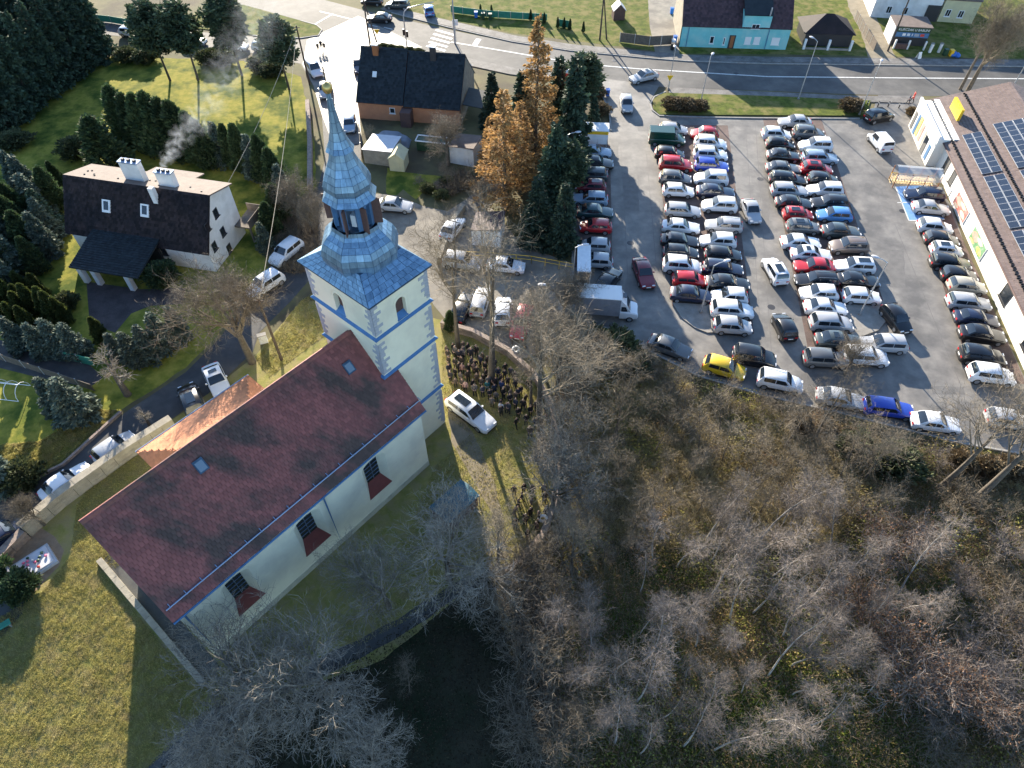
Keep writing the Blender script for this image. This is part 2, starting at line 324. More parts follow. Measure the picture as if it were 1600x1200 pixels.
def stripes(name, segs, w=.12, z=.034, m='line'):
    mb = MB()
    for a, b in segs:
        a, b = G(*a).to_2d(), G(*b).to_2d(); n = Vector((-(b-a).y, (b-a).x)).normalized()*w/2
        mb.add([(p.x,p.y,z) for p in (a-n, b-n, b+n, a+n)], [(0,1,2,3)])
    return tag(mb.build(name, M[m]), kind='structure')
stripes('bay_line', [((1402,317),(1455,315)),((1420,345),(1476,343)),((1399,292),(1420,345))], .14, .036)
CL = [(705,66),(800,82),(880,96),(920,101),(1000,108),(1100,114),(1200,120),(1400,122),(1700,124)]
stripes('centre_line', list(zip(CL[:-1], CL[1:])), .28)
stripes('lane_line', [((480,45),(520,22)),((577,39),(590,42)),((600,43),(613,46)),((500,18),(560,33))], .2)
stripes('stop_line', [((748,61),(741,72))], .9)
for i in range(5):
    a = (681-3.6*i, 47+6.2*i); stripes('crossing_stripe', [((a[0],a[1]),(a[0]+29,a[1]+8))], .55)
for k_, (u0, v0, w_, h_) in enumerate(((985,300,22,60),(1195,330,10,70),(1010,200,30,12),(1400,420,24,60),(960,240,12,40),(1300,190,40,7),(1480,610,50,14),(1160,540,30,16),(1385,250,14,22))):
    sheet('asphalt_patch', poly([(u0-w_/2,v0-h_/2),(u0+w_/2,v0-h_/2+2),(u0+w_/2+3,v0+h_/2),(u0-w_/2+2,v0+h_/2-1)]), .0262+.0001*k_, M['patch'], .12)
stripes('tar_seam', [((1040,195),(960,190)),((1180,190),(1206,560)),((1165,200),(1190,540)),((1398,350),(1500,600)),((970,230),(985,510)),((915,125),(1010,128)),((1010,240),(1030,470))], .06, .0275, 'patch')
for u_, v_ in ((1188,280),(1205,480),(985,380),(1410,330),(1150,115),(960,95)):
    mb = MB(); p_ = G(u_,v_); mb.lathe([(.42,.029),(.40,.0345),(.0,.0345)], 16, (p_.x,p_.y,0), False); tag(mb.build('manhole_cover', M['frame_dark']), kind='structure')
# pavements with kerbs
def strip(name, pts, w, z, h, m):
    """raised strip of constant width along a survey polyline; its body is one kerb or pavement"""
    P = [G(*p).to_2d() for p in pts]; mb = MB(); L = []; Rr = []
    for i, p in enumerate(P):
        d = (P[min(i+1,len(P)-1)]-P[max(i-1,0)]).normalized(); n = Vector((-d.y, d.x)); L.append(p+n*w/2); Rr.append(p-n*w/2)
    q = L+Rr[::-1]
    if sum(a.x*b.y-b.x*a.y for a, b in zip(q, q[1:]+q[:1])) < 0: q = q[::-1]
    n = len(q); k = len(P)
    vs = [(p.x,p.y,z) for p in q]+[(p.x,p.y,z+h) for p in q]
    fs = [(i,(i+1)%n,n+(i+1)%n,n+i) for i in range(n)]+[(n+i, n+i+1, n+n-2-i, n+n-1-i) for i in range(k-1)]
    mb.add(vs, fs); return tag(mb.build(name, M[m]), kind='structure')
strip('pavement', [(600,12),(612,16),(700,37),(800,60),(890,74),(1005,85),(1075,91),(1200,94),(1600,99),(1820,101)], 2.0, .0, .12, 'pave')
strip('kerb', [(612,20.5),(700,43),(800,65.5),(890,79.5),(1005,90.5),(1075,96),(1200,100),(1600,104.5),(1820,106.5)], .22, .0, .13, 'kerb')
strip('pavement', [(655,82),(720,95),(800,112),(860,120),(915,124)], 2.2, .0, .12, 'pave')
strip('pavement', [(1045,142),(1200,149),(1330,155),(1420,157)], 1.8, .0, .12, 'pave')
strip('kerb', [(1040,144),(1022,152),(1016,163),(1019,173),(1030,181.5),(1100,184),(1200,185.5),(1343,186)], .2, .0, .15, 'kerb')
strip('kerb', [(955,205),(951,170),(938,145)], .2, 0, .15, 'kerb')
strip('kerb', [(897,300),(893,470),(903,500),(960,517),(1010,547),(1090,588),(1190,618),(1300,643),(1500,693),(1700,728)], .2, .0, .15, 'kerb')
strip('kerb', [(395,56),(470,60),(498,56),(503,47),(495,40),(470,33)], .2, 0, .14, 'kerb')
sheet('verge', poly([(1035,146),(1200,151),(1360,158),(1352,182),(1030,180),(1020,170),(1020,156)]), .13, M['verge'])
sheet('traffic_island', poly([(380,8),(470,33),(495,41),(502,47),(497,55),(470,59),(395,55),(300,44),(260,30)]), .10, M['verge'])
P_i1 = poly([(1050,474),(1118,478),(1119,520),(1105,521),(1085,513),(1065,498)]); P_i2 = poly([(1318,478),(1375,472),(1385,485),(1384,502),(1372,517),(1345,527),(1330,526)])
for P in (P_i1, P_i2):
    mb = MB(); mb.prism(P if sum(a.x*b.y-b.x*a.y for a, b in zip(P, P[1:]+P[:1])) > 0 else P[::-1], 0, .14); tag(mb.build('kerb_island', M['concrete']), kind='structure')
# churchyard paths
sheet('worn_path', poly([(700,640),(722,650),(745,690),(768,740),(785,800),(793,870),(780,880),(768,800),(745,760),(722,720),(705,690)]), .012, M['path'], .15)
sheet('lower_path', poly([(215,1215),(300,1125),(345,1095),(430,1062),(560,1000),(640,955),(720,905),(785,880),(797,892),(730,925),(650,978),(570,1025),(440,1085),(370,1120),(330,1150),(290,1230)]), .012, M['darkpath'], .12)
sheet('grave_plot_ground', poly([(-10,905),(5,860),(45,830),(60,822),(85,838),(100,860),(92,885),(60,920),(20,950)]), .012, M['soil'], .05)
sheet('wood_chips', poly([(-60,895),(0,900),(40,925),(35,960),(0,1000),(-60,1010)]), .012, M['darkpath'], .1)
sheet('driveway', poly([(135,440),(220,452),(290,450),(285,475),(235,478),(205,490),(180,520),(140,505)]), .012, M['drive'])
sheet('garden_lane', poly([(-60,505),(40,548),(130,560),(160,590),(140,606),(60,590),(-60,560)]), .012, M['asphalt_lane'])
sheet('dirt_track', poly([(1318,-60),(1345,-60),(1365,20),(1405,100),(1360,100),(1345,50),(1325,10)]), .012, M['path'], .15)
sheet('house_drive', poly([(1010,-40),(1060,-40),(1060,60),(1062,92),(1025,90),(1015,40)]), .012, M['courtyard'], .05)
sheet('yard_ground', poly([(567,190),(720,190),(760,180),(765,255),(720,290),(690,280),(640,255),(580,300),(567,260)]), .012, M['ground'], .2)
sheet('yard_lawn', poly([(605,262),(625,268),(690,276),(650,312),(630,296),(610,312),(603,300)]), .016, M['lawn'], .1)

# ------------------------------------------------------------------ walls of stone
def stone_wall(label, pts, w, h, cat='wall', m='stone', capm='stone'):
    t = thing('stone_wall', label, cat, G(*pts[0])); o = G(*pts[0])
    P = [G(*p).to_2d()-o.to_2d() for p in pts]; r2 = random.Random(int(pts[0][0]))
    for i in range(len(P)-1):
        a, b = P[i], P[i+1]; d = (b-a); L = d.length; d.normalize(); n = Vector((-d.y, d.x))*w/2
        mb = MB(); k = max(1, int(L/1.1))
        for j in range(k):      # courses of blocks, joints recessed
            for c in range(3):
                x0, x1 = L*j/k+.015, L*(j+1)/k-.015; z0, z1 = h*.86*c/3, h*.86*(c+1)/3-.02; e = r2.uniform(0,.03)
                q = [a+d*x0-n*(1+e), a+d*x1-n*(1+e), a+d*x1+n*(1+e), a+d*x0+n*(1+e)]
                mb.prism(q, z0, z1)
        mb.build('stone_course', M[m], t, kind='stuff')
        k = max(1, int(L/1.4))
        for j in range(k):
            x0, x1 = L*j/k+.01, L*(j+1)/k-.01; q = [a+d*x0-n*1.16, a+d*x1-n*1.16, a+d*x1+n*1.16, a+d*x0+n*1.16]
            mb = MB(); mb.prism(q, h*.86, h+r2.uniform(-.02,.02)); mb.build('coping_stone', M[capm], t)
    return t
stone_wall('low beige stone wall between the lane and the church lawn', [(276,668),(205,712),(100,788),(45,836)], .65, 1.6)
stone_wall('dark rubble wall beside the grave plot', [(45,838),(0,884),(-60,950)], .6, 1.1, m='rubble', capm='rubble')
stone_wall('curved churchyard wall beside the crowd', [(690,512),(740,526),(795,556),(838,596),(862,645),(872,715),(866,790),(848,842),(820,876),(790,900)], .42, 1.0, m='rubble', capm='rubble')
stone_wall('low wall of pale stone in the courtyard', [(725,328),(708,352),(694,388),(686,412)], .5, .9)
stone_wall('low retaining wall along the lane behind the spire', [(482,165),(486,230),(486,300)], .5, 1.0, m='rubble', capm='rubble')
# ------------------------------------------------------------------ building helpers
def tiles(mb, p0, u, v, nu, nv, h=.035, seed=0, skip=None):
    """overlapping roof tiles on the plane p0 + a*u + b*v (b runs up the slope)"""
    p0, u, v = Vector(p0), Vector(u), Vector(v); n = u.cross(v).normalized(); r = random.Random(seed)
    if n.z < 0: n = -n
    for j in range(nv):
        off = .5 if j % 2 else 0.0
        for i in range(nu+(1 if off else 0)):
            a0, a1 = max(0, (i-off)/nu), min(1, (i+1-off)/nu)
            if a1-a0 < .2/nu: continue
            g = .04/nu; a0 += g; a1 -= g
            if skip and skip((a0+a1)/2, (j+.5)/nv): continue
            b0, b1 = j/nv, min(1.0, (j+1.08)/nv); hh = h*r.uniform(.75,1.3)
            A = p0+u*a0+v*b1+n*.006; B = p0+u*a1+v*b1+n*.006; C = p0+u*a1+v*b0+n*hh; D = p0+u*a0+v*b0+n*hh
            E_ = p0+u*a1+v*b0; F_ = p0+u*a0+v*b0
            mb.add([A,D,C,B,E_,F_], [(0,1,2,3),(1,5,4,2)])
def slab(mb, p0, u, v, t=.12):
    p0, u, v = Vector(p0), Vector(u), Vector(v); n = u.cross(v).normalized()
    if n.z < 0: u, v = v, u; n = -n
    mb.obox(p0-n*t, u, v, n*(t-.004))
def arch(x0, x1, z0, z1, n=8, flat=.5):
    """opening outline, counter-clockwise seen from outside: flat sides and an arched head"""
    w = (x1-x0)/2; r = w*flat*2*.5+ (w*(1-flat))*0; pts = [(x0,z0),(x1,z0)]
    rise = w*flat
    for i in range(n+1):
        t = math.pi*i/n; pts.append(((x0+x1)/2+w*math.cos(t), z1-rise+rise*math.sin(t)))
    return pts
def panel_hole(mb, a0, a1, z0, z1, hole, put):
    """a wall panel with one opening (a slit joins the two outlines); put(a, z) -> 3-D point"""
    outer = [(a0,z0),(a1,z0),(a1,z1),(a0,z1)]
    # start the hole at its lower left corner and walk it clockwise
    h = hole[:1]+hole[1:][::-1]
    loop = outer[:1]+[h[0]]+h[1:]+[h[0]]+outer[:1]+outer[1:]
    mb.add([put(*p) for p in loop], [tuple(range(len(loop)))])
def window(parent, o, ux, uz, nrm, w, h, frame=.09, sill=True, fm='frame_white', mull=1, name='window', deep=.04, gm='glass'):
    """a framed window standing on a wall: pane, frame and sill are pieces of their own; o = lower middle"""
    o, ux, uz, nrm = Vector(o), Vector(ux).normalized(), Vector(uz).normalized(), Vector(nrm).normalized()
    mb = MB(); a = o-ux*w/2
    for q, s1, s2 in ((a, ux*w, uz*frame),(a+uz*(h-frame), ux*w, uz*frame),(a+uz*frame, ux*frame, uz*(h-2*frame)),(a+ux*(w-frame)+uz*frame, ux*frame, uz*(h-2*frame))):
        mb.obox(q, s1, nrm*deep, s2) if s1.cross(nrm).dot(s2) > 0 else mb.obox(q, nrm*deep, s1, s2)
    for k in range(mull):
        q = a+ux*(w*(k+1)/(mull+1)-frame*.3)+uz*frame; mb.obox(q, ux*frame*.6, nrm*deep, uz*(h-2*frame)) if ux.cross(nrm).dot(uz) > 0 else mb.obox(q, nrm*deep, ux*frame*.6, uz*(h-2*frame))
    f = mb.build(name, M[fm], parent)
    mb = MB(); mb.add([a+nrm*.015, a+ux*w+nrm*.015, a+ux*w+uz*h+nrm*.015, a+uz*h+nrm*.015], [(0,1,2,3)] if ux.cross(uz).dot(nrm) > 0 else [(3,2,1,0)]); mb.build('pane', M[gm], f)
    if sill:
        mb = MB(); q = a-ux*.08-uz*.07; mb.obox(q, ux*(w+.16), nrm*.14, uz*.06) if ux.cross(nrm).dot(uz) > 0 else mb.obox(q, nrm*.14, ux*(w+.16), uz*.06); mb.build('sill', M[fm], f)
    return f

# ------------------------------------------------------------------ the church
CH_A = R(49.5); CH = (-10.75, 38.7, 0)
church = thing('church', 'cream church with long red tiled nave roof and blue onion-domed tower', 'church', CH, CH_A)
def ch_w(x, y, z=0): c, s = math.cos(CH_A), math.sin(CH_A); return Vector((CH[0]+x*c-y*s, CH[1]+x*s+y*c, z))
NX0, NX1, NY, EZ, RZ, YC, FY = -23.7, -1.6, 5.75, 7.9, 14.25, -.45, 4.85
# nave walls: the camera-side wall has three splayed windows
mb = MB(); WIN = [(-20.87,-18.6), (-14.7,-12.3), (-8.1,-5.75)]; cuts = [NX0, -16.7, -10.2, NX1]
for (w0, w1), c0, c1 in zip(WIN, cuts[:-1], cuts[1:]):
    out = arch(w0, w1, 2.35, 6.95); panel_hole(mb, c0, c1, 0, EZ, out, lambda a, z: (a, -NY, z))
    inn = arch(w0+.5, w1-.5, 3.55, 6.85); k = len(out)
    vs = [(a, -NY, z) for a, z in out]+[(a, -NY+.6, z) for a, z in inn]
    mb.add(vs, [(i, k+i, k+(i+1)%k, (i+1)%k) for i in range(1, k)])
mb.add([(NX0,FY,0),(NX1,FY,0),(NX1,FY,EZ),(NX0,FY,EZ)], [(0,3,2,1)][::-1]); mb.add([(NX0,-NY,0),(NX0,FY,0),(NX0,FY,EZ),(NX0,YC,RZ-.35),(NX0,-NY,EZ)], [(4,3,2,1,0)])
mb.add([(NX1,-NY,0),(NX1,FY,0),(NX1,FY,EZ),(NX1,YC,RZ-.35),(NX1,-NY,EZ)], [(0,1,2,3,4)])
nave = mb.build('nave_wall', M['cream'], church)
for w0, w1 in WIN:
    mb = MB(); mb.add([(w0-.03,-NY-.05,2.33),(w1+.03,-NY-.05,2.33),(w1-.5,-NY+.58,3.57),(w0+.5,-NY+.58,3.57),(w0-.03,-NY-.05,2.25),(w1+.03,-NY-.05,2.25)], [(0,1,2,3),(4,5,1,0)])
    mb.build('sloped_sill', M['redsill'], nave)
    inn = arch(w0+.5, w1-.5, 3.55, 6.85); mb = MB(); mb.add([(a,-NY+.61,z) for a, z in inn], [tuple(range(len(inn)))]); mb.build('window_pane', M['glass'], nave)
    mb = MB()
    for k in range(6): mb.box(((w0+w1)/2, -NY+.58, 3.95+.5*k), (w1-w0-1.02, .04, .04))
    mb.box(((w0+w1)/2, -NY+.57, 5.15), (.05, .04, 3.1)); mb.build('window_bar', M['zinc'], nave)
    # raised moulding round the opening
    o1 = arch(w0-.32, w1+.32, 2.2, 7.25); o2 = arch(w0-.25, w1+.25, 2.2, 7.18); mb = MB(); k = len(o1)
    mb.add([(a,-NY-.03,z) for a, z in o1]+[(a,-NY-.03,z) for a, z in o2]+[(a,-NY+.001,z) for a, z in o1], [(i,(i+1)%k,k+(i+1)%k,k+i) for i in range(1,k-1)]+[(i,2*k+i,2*k+i+1,i+1) for i in range(1,k-1)])
    mb.build('window_moulding', M['cream'], nave)
mb = MB(); mb.box(((NX0+NX1)/2,-NY-.03,.3), (NX1-NX0,.06,.6)); mb.build('plinth', M['damp'], nave)
for x in (-11.75, NX0+.35):
    mb = MB(); mb.tube([(x,-NY-.42,EZ),(x,-NY-.14,EZ-.5),(x,-NY-.14,.1)], .075, n=8); mb.build('downspout', M['ledge'], nave)
# nave roof
RX0, RX1, RY, RUN, FE = -24.1, -1.4, 6.2, 5.75, 5.3; EE = EZ+.25
rise = RZ+.25-EE
rb = MB(); slab(rb, (RX0,-RY,EE), (RX1-RX0,0,0), (0,RUN,rise), .16); slab(rb, (RX0,FE,EE), (RX1-RX0,0,0), (0,-RUN,rise), .16)
roof = rb.build('nave_roof', M['tile'], church)
tower_hit = lambda a, b: (RX0+(RX1-RX0)*a) > -2.7 and b > (RY-3.5)/RUN
tower_hit2 = lambda a, b: (RX0+(RX1-RX0)*a) > -2.7 and b > (FE-3.5)/RUN
tb = MB(); tiles(tb, (RX0,-RY,EE), (RX1-RX0,0,0), (0,RUN,rise), 76, 27, .075, 1, tower_hit); tb.build('roof_tile_field', M['tile'], roof, kind='stuff')
tb = MB(); tiles(tb, (RX0,FE,EE), (RX1-RX0,0,0), (0,-RUN,rise), 76, 27, .05, 2, tower_hit2); tb.build('roof_tile_field', M['tile'], roof, kind='stuff')
x = RX0
while x < -3.0:
    mb = MB(); mb.extr([(x,YC-.2,RZ+.12),(x,YC-.12,RZ+.32),(x,YC,RZ+.38),(x,YC+.12,RZ+.32),(x,YC+.2,RZ+.12)], (.40,0,0)); mb.build('ridge_tile', M['tile'], roof); x += .415
def on_slope(x, s, up=0.0):     # point on the camera-side slope, s metres above the eave measured up the slope
    L = math.hypot(RUN, rise); return Vector((x, -RY+RUN*s/L-up*rise/L, EE+rise*s/L+up*RUN/L))
mb = MB(); mb.tube([on_slope(RX0+.2,.95,.2), on_slope(RX1-.1,.95,.2)], .045, n=6); mb.tube([on_slope(RX0+.2,.95,.1), on_slope(RX1-.1,.95,.1)], .03, n=6)
rail = mb.build('snow_rail', M['zinc'], roof)
for k in range(20):
    x = RX0+.5+k*1.17; mb = MB(); mb.tube([on_slope(x,.9,.24), on_slope(x,1.2,.03)], .035, n=5); mb.build('bracket', M['zinc'], roof)
mb = MB(); mb.tube([(RX0,-RY-.06,EE-.1),(RX1,-RY-.06,EE-.1)], .08, n=8); mb.build('gutter', M['ledge'], roof)
for x, s in ((-16.9, 6.55), (-4.6, 5.9)):
    L = math.hypot(RUN, rise); u = Vector((1,0,0)); v = Vector((0,RUN,rise))/L; n = u.cross(v)
    p = on_slope(x, s, .0); mb = MB(); mb.obox(p-u*.36, u*.72, v*.95, n*.14); f = mb.build('skylight', M['metalbase'], roof)
    mb = MB(); mb.obox(p-u*.27+v*.1+n*.14, u*.54, v*.7, n*.012); mb.build('pane', M['skylight'], f)
# low wall and gutter trench at the west end
tr = thing('low_kerb_wall', 'low pale kerb wall round the end of the church nave', 'wall', ch_w(-25.4,-6.8), CH_A)
mb = MB()
for k in range(12): mb.box((0,.55+k*1.22,.22), (.45,1.19,.44)); 
mb.build('kerb_block', M['stone'], tr, kind='stuff'); mb = MB(); mb.box((.85,7.3,.02),(1.25,14.6,.03)); mb.build('drain_bed', M['darkpath'], tr)
# annex with an orange hipped roof
mb = MB(); mb.box((-12.8,7.7,2.3), (10.2,5.8,4.6)); an = mb.build('annex_wall', M['cream'], church)
A0, A1, AY, AZ0, AZ1 = -18.3, -7.3, 11.0, 4.6, 7.4
rb = MB(); rb.add([(A0,AY,AZ0),(A1,AY,AZ0),(A1-3.2,4.87,AZ1),(A0+3.2,4.87,AZ1),(A0,4.87,AZ0),(A1,4.87,AZ0)], [(0,3,2,1),(0,4,3),(1,2,5),(0,1,5,4)])
ar = rb.build('annex_roof', M['tile_orange'], church)
tb = MB(); nu, nv = 34, 18
for p0, u, v, cnt, lo, hi in (((A0,AY,AZ0),(A1-A0,0,0),(0,4.87-AY,AZ1-AZ0),36,3.2/11,1-3.2/11), ((A0,AY,AZ0),(0,4.87-AY,0),(3.2,0,AZ1-AZ0),18,None,None), ((A1,AY,AZ0),(0,4.87-AY,0),(-3.2,0,AZ1-AZ0),18,None,None)):
    if lo: tiles(tb, p0, u, v, cnt, nv, .022, 5, lambda a, b: a < b*3.2/11+.005 or a > 1-b*3.2/11-.005)
    else: tiles(tb, p0, u, v, cnt, nv, .022, 6, lambda a, b: a < b)
tb.build('annex_tile_field', M['tile_orange'], ar, kind='stuff')
mb = MB(); mb.tube([(A0-.05,AY+.08,AZ0-.02),(A1+.05,AY+.08,AZ0-.02)], .08, n=8); mb.build('gutter', M['zinc'], ar)
# the tower
TX, TY, TZ = 2.75, 3.55, 18.9
mb = MB()
def tw_face(put, half, wins):
    if wins:
        w0, w1, z0, z1 = wins; out = arch(w0, w1, z0, z1, 8, 1.0); panel_hole(mb, -half, half, 14.0, TZ, out, put)
        k = len(out); cx, cz = put(0,0), put(0,0)
        mb.add([put(-half,0), put(half,0), put(half,14.0), put(-half,14.0)], [(0,1,2,3)])
        return out
    mb.add([put(-half,0), put(half,0), put(half,TZ), put(-half,TZ)], [(0,1,2,3)])
oR = tw_face(lambda a, z: (a,-TY,z), TX, (-.55,.42,15.85,17.75)); oL = tw_face(lambda a, z: (-TX,-a,z), TY, (-.72,.28,15.85,17.75))
tw_face(lambda a, z: (TX,a,z), TY, None); tw_face(lambda a, z: (-a,TY,z), TX, None)
k = len(oR)
for put, out in ((lambda a, z, d: (a,-TY+d,z), oR), (lambda a, z, d: (-TX+d,-a,z), oL)):
    mb.add([put(a,z,0) for a, z in out]+[put(a,z,.4) for a, z in out], [(i,k+i,k+(i+1)%k,(i+1)%k) for i in range(k)])
tower = mb.build('tower_wall', M['cream'], church)
for put, out in ((lambda a, z, d: (a,-TY+d,z), oR), (lambda a, z, d: (-TX+d,-a,z), oL)):
    mb = MB(); mb.add([put(a,z,.38) for a, z in out], [tuple(range(k))]); mb.build('belfry_louvre', M['brown_wood'], tower)
    mb = MB(); xs = [a for a, z in out]; lo, hi = min(xs)-.05, max(xs)+.05; mb.add([put(lo,15.8,-.06),put(hi,15.8,-.06),put(hi,16.15,.37),put(lo,16.15,.37),put(lo,15.74,-.06),put(hi,15.74,-.06)], [(0,1,2,3),(4,5,1,0)]); mb.build('belfry_sill', M['ledge'], tower)
    o1 = arch(lo-.2, hi+.2, 15.7, 18.05, 8, 1.0); o2 = arch(lo-.14, hi+.14, 15.7, 17.99, 8, 1.0); mb = MB()
    mb.add([put(a,z,-.025) for a, z in o1]+[put(a,z,-.025) for a, z in o2]+[put(a,z,.0) for a, z in o1], [(i,(i+1)%k,k+(i+1)%k,k+i) for i in range(1,k-1)]+[(i,2*k+i,2*k+i+1,i+1) for i in range(1,k-1)]); mb.build('belfry_moulding', M['cream'], tower)
for z in (15.45, 11.3, 5.3):
    mb = MB(); e = .2
    mb.lathe([], 4) if False else None
    pr = [(0,-.14),(e*.5,-.1),(e,.02),(e,.06),(0,.2)]
    vs = []; q = [(-TX,-TY),(TX,-TY),(TX,TY),(-TX,TY)]
    for dx, dz in pr:
        for (sx, sy) in ((-1,-1),(1,-1),(1,1),(-1,1)): vs.append((sx*(TX+.002+dx), sy*(TY+.002+dx), z+dz))
    mb.add(vs, [(i*4+j, i*4+(j+1)%4, (i+1)*4+(j+1)%4, (i+1)*4+j) for i in range(4) for j in range(4)])
    mb.build('string_course', M['ledge'], tower)
rq = random.Random(3)
for sx, sy in ((-1,-1),(1,-1),(-1,1)):
    z = 11.6 if (sx, sy) != (1,-1) else .3
    while z < TZ-.3:
        h = .30; lng = [.85, .45, .62, .34][int(z*10) % 4]*rq.uniform(.85,1.1); lo2 = [.4, .8, .34, .6][int(z*10) % 4]
        if not any(abs(z+.15-b) < .42 for b in (15.45, 11.3, 5.3)):
            mb = MB(); cx, cy = sx*TX, sy*TY
            mb.box((cx-sx*lng/2+sx*.03, cy+sy*.0, z+h/2), (lng, .06, h-.03)); mb.box((cx, cy-sy*lo2/2+sy*.03, z+h/2), (.058, lo2, h-.032))
            mb.build('quoin', M['quoin'], tower)
        z += h
# skirt roof, dome, lantern, upper dome, spire
def solid_rings(mb, rings):
    k = len(rings[0]); vs = [p for r_ in rings for p in r_]
    mb.add(vs, [(i*k+j, i*k+(j+1)%k, (i+1)*k+(j+1)%k, (i+1)*k+j) for i in range(len(rings)-1) for j in range(k)])
cam_l = Matrix.Rotation(-CH_A, 3, 'Z') @ (Vector((0,0,CAM_H))-Vector(CH))
def lay_panels(parent, a, b, c, d, k, name, hidden, gap=.022, t=.02, jit=None):
    """k sheet panels across the band a-b (lower edge) to d-c (upper edge)"""
    a, b, c, d = map(Vector, (a, b, c, d)); n = (b-a).cross(d-a)
    if n.length < 1e-6: return
    n.normalize(); mid = (a+b+c+d)/4; vis = n.dot((cam_l-mid).normalized()) > -.05
    for i in range(k):
        s0, s1 = i/k, (i+1)/k; q = [a.lerp(b,s0), a.lerp(b,s1), d.lerp(c,s1), d.lerp(c,s0)]
        ctr = sum(q, Vector())/4; q = [p+(ctr-p).normalized()*min(gap,(ctr-p).length*.2) for p in q]; up = n*(t*(1+.5*rq.random()))
        lift = n*(.006*rq.random())
        w = MB() if vis else hidden
        w.add([p+lift for p in q]+[p+up+lift for p in q], [(4,5,6,7),(0,1,5,4),(1,2,6,5),(2,3,7,6),(3,0,4,7)])
        if vis: w.build(name, M['metal'], parent)
# skirt: square eave to an octagon under the dome
EX, EY = 3.05, 3.9
OA = [R(22.5+45*i) for i in range(8)]
def octo(r, z): return [Vector((r*math.cos(t), r*math.sin(t), z)) for t in OA]
mb = MB(); sk0 = [Vector((-EX,-EY,19)),Vector((EX,-EY,19)),Vector((EX,EY,19)),Vector((-EX,EY,19))]
sk1 = [Vector((s*1.95,u*2.05,20.25)) for s, u in ((-1,-1),(1,-1),(1,1),(-1,1))]
solid_rings(mb, [[p-Vector((0,0,.12)) for p in sk0], sk0, sk1, [Vector((0,0,20.6))]*4]); mb.add([p-Vector((0,0,.12)) for p in sk0], [(3,2,1,0)])
skirt = mb.build('skirt_roof', M['metalbase'], church); hid = MB()
for i in range(4):
    a, b, c, d = sk0[i], sk0[(i+1)%4], sk1[(i+1)%4], sk1[i]
    for j in range(5):
        t0, t1 = j/5, (j+1)/5; p, q, r_, s_ = a.lerp(d,t0), b.lerp(c,t0), b.lerp(c,t1), a.lerp(d,t1)
        lay_panels(skirt, p, q, r_, s_, max(4, round((q-p).length/.62)), 'sheet_panel', hid)
hid.build('sheet_panel_field', M['metal'], skirt, kind='stuff')
def onion(name, prof, ks, pm='metalbase'):
    rings = [octo(r, z) for r, z in prof]; mb = MB(); solid_rings(mb, rings); body = mb.build(name, M[pm], church); hid = MB()
    for (r0, r1, k) in zip(rings[:-1], rings[1:], ks):
        if not k: continue
        for i in range(8): lay_panels(body, r0[i], r0[(i+1)%8], r1[(i+1)%8], r1[i], k, 'sheet_panel', hid, .014, .016)
    if hid.v: hid.build('sheet_panel_field', M['metal'], body, kind='stuff')
    return body
dome = onion('dome', [(2.35,19.55),(2.6,19.85),(2.78,20.25),(2.82,20.7),(2.74,21.15),(2.52,21.6),(2.2,21.95),(1.9,22.2),(1.72,22.45),(1.66,22.75)], [4,4,4,4,4,4,3,3,3])
updome = onion('upper_dome', [(1.3,24.85),(1.86,24.85),(1.62,25.15),(1.46,25.42),(1.6,25.62),(1.62,25.9),(1.48,26.3),(1.25,26.75),(1.02,27.2),(.84,27.65),(.70,28.1)], [0,3,3,2,3,3,3,2,2,2])
onion('spire', [(.62,28.1),(.92,28.16),(.74,28.45),(.55,28.9),(.41,29.4),(.30,30.0),(.21,30.7),(.15,31.4),(.12,31.75)], [0,2,2,1,1,1,1,1])
# lantern: posts, inner core, hinged boards
mb = MB(); mb.lathe([(1.5,22.7),(1.5,22.82),(.55,22.82),(.5,24.9)], 8); lan = mb.build('lantern', M['metalbase'], church)
for i in range(8):
    t = OA[i]; mb = MB(); mb.box((1.28*math.cos(t),1.28*math.sin(t),23.82), (.26,.34,2.1), t); mb.build('lantern_post', M['ledge'], lan)
    t2 = t+R(22.5); mb = MB(); mb.box((1.2*math.cos(t2),1.2*math.sin(t2),24.65), (.2,1.0,.45), t2); mb.build('lantern_head', M['ledge'], lan)
    if i % 2 == 0 or i == 5:
        t3 = t+R(9); mb = MB(); mb.box((1.62*math.cos(t3),1.62*math.sin(t3),23.75), (.72,.09,1.95), t3+R(12)); mb.build('shutter_board', M['brown_wood'], lan)
mb = MB(); mb.box((-.5,-.75,23.5), (.55,.35,.9), R(30)); mb.build('aerial_box', M['clear'], lan)
mb = MB(); mb.lathe([(.04,-.33),(.2,-.27),(.29,-.12),(.31,0),(.27,.17),(.15,.3),(.03,.36)], 14, (0,0,32.05)); mb.lathe([(.05,31.7),(.05,31.8)], 8); ball = mb.build('spire_ball', M['gold'], church, True)
mb = MB(); mb.box((0,0,32.85), (.06,.06,.9)); mb.box((0,0,32.95), (.06,.5,.06)); mb.build('cross', M['frame_dark'], church)
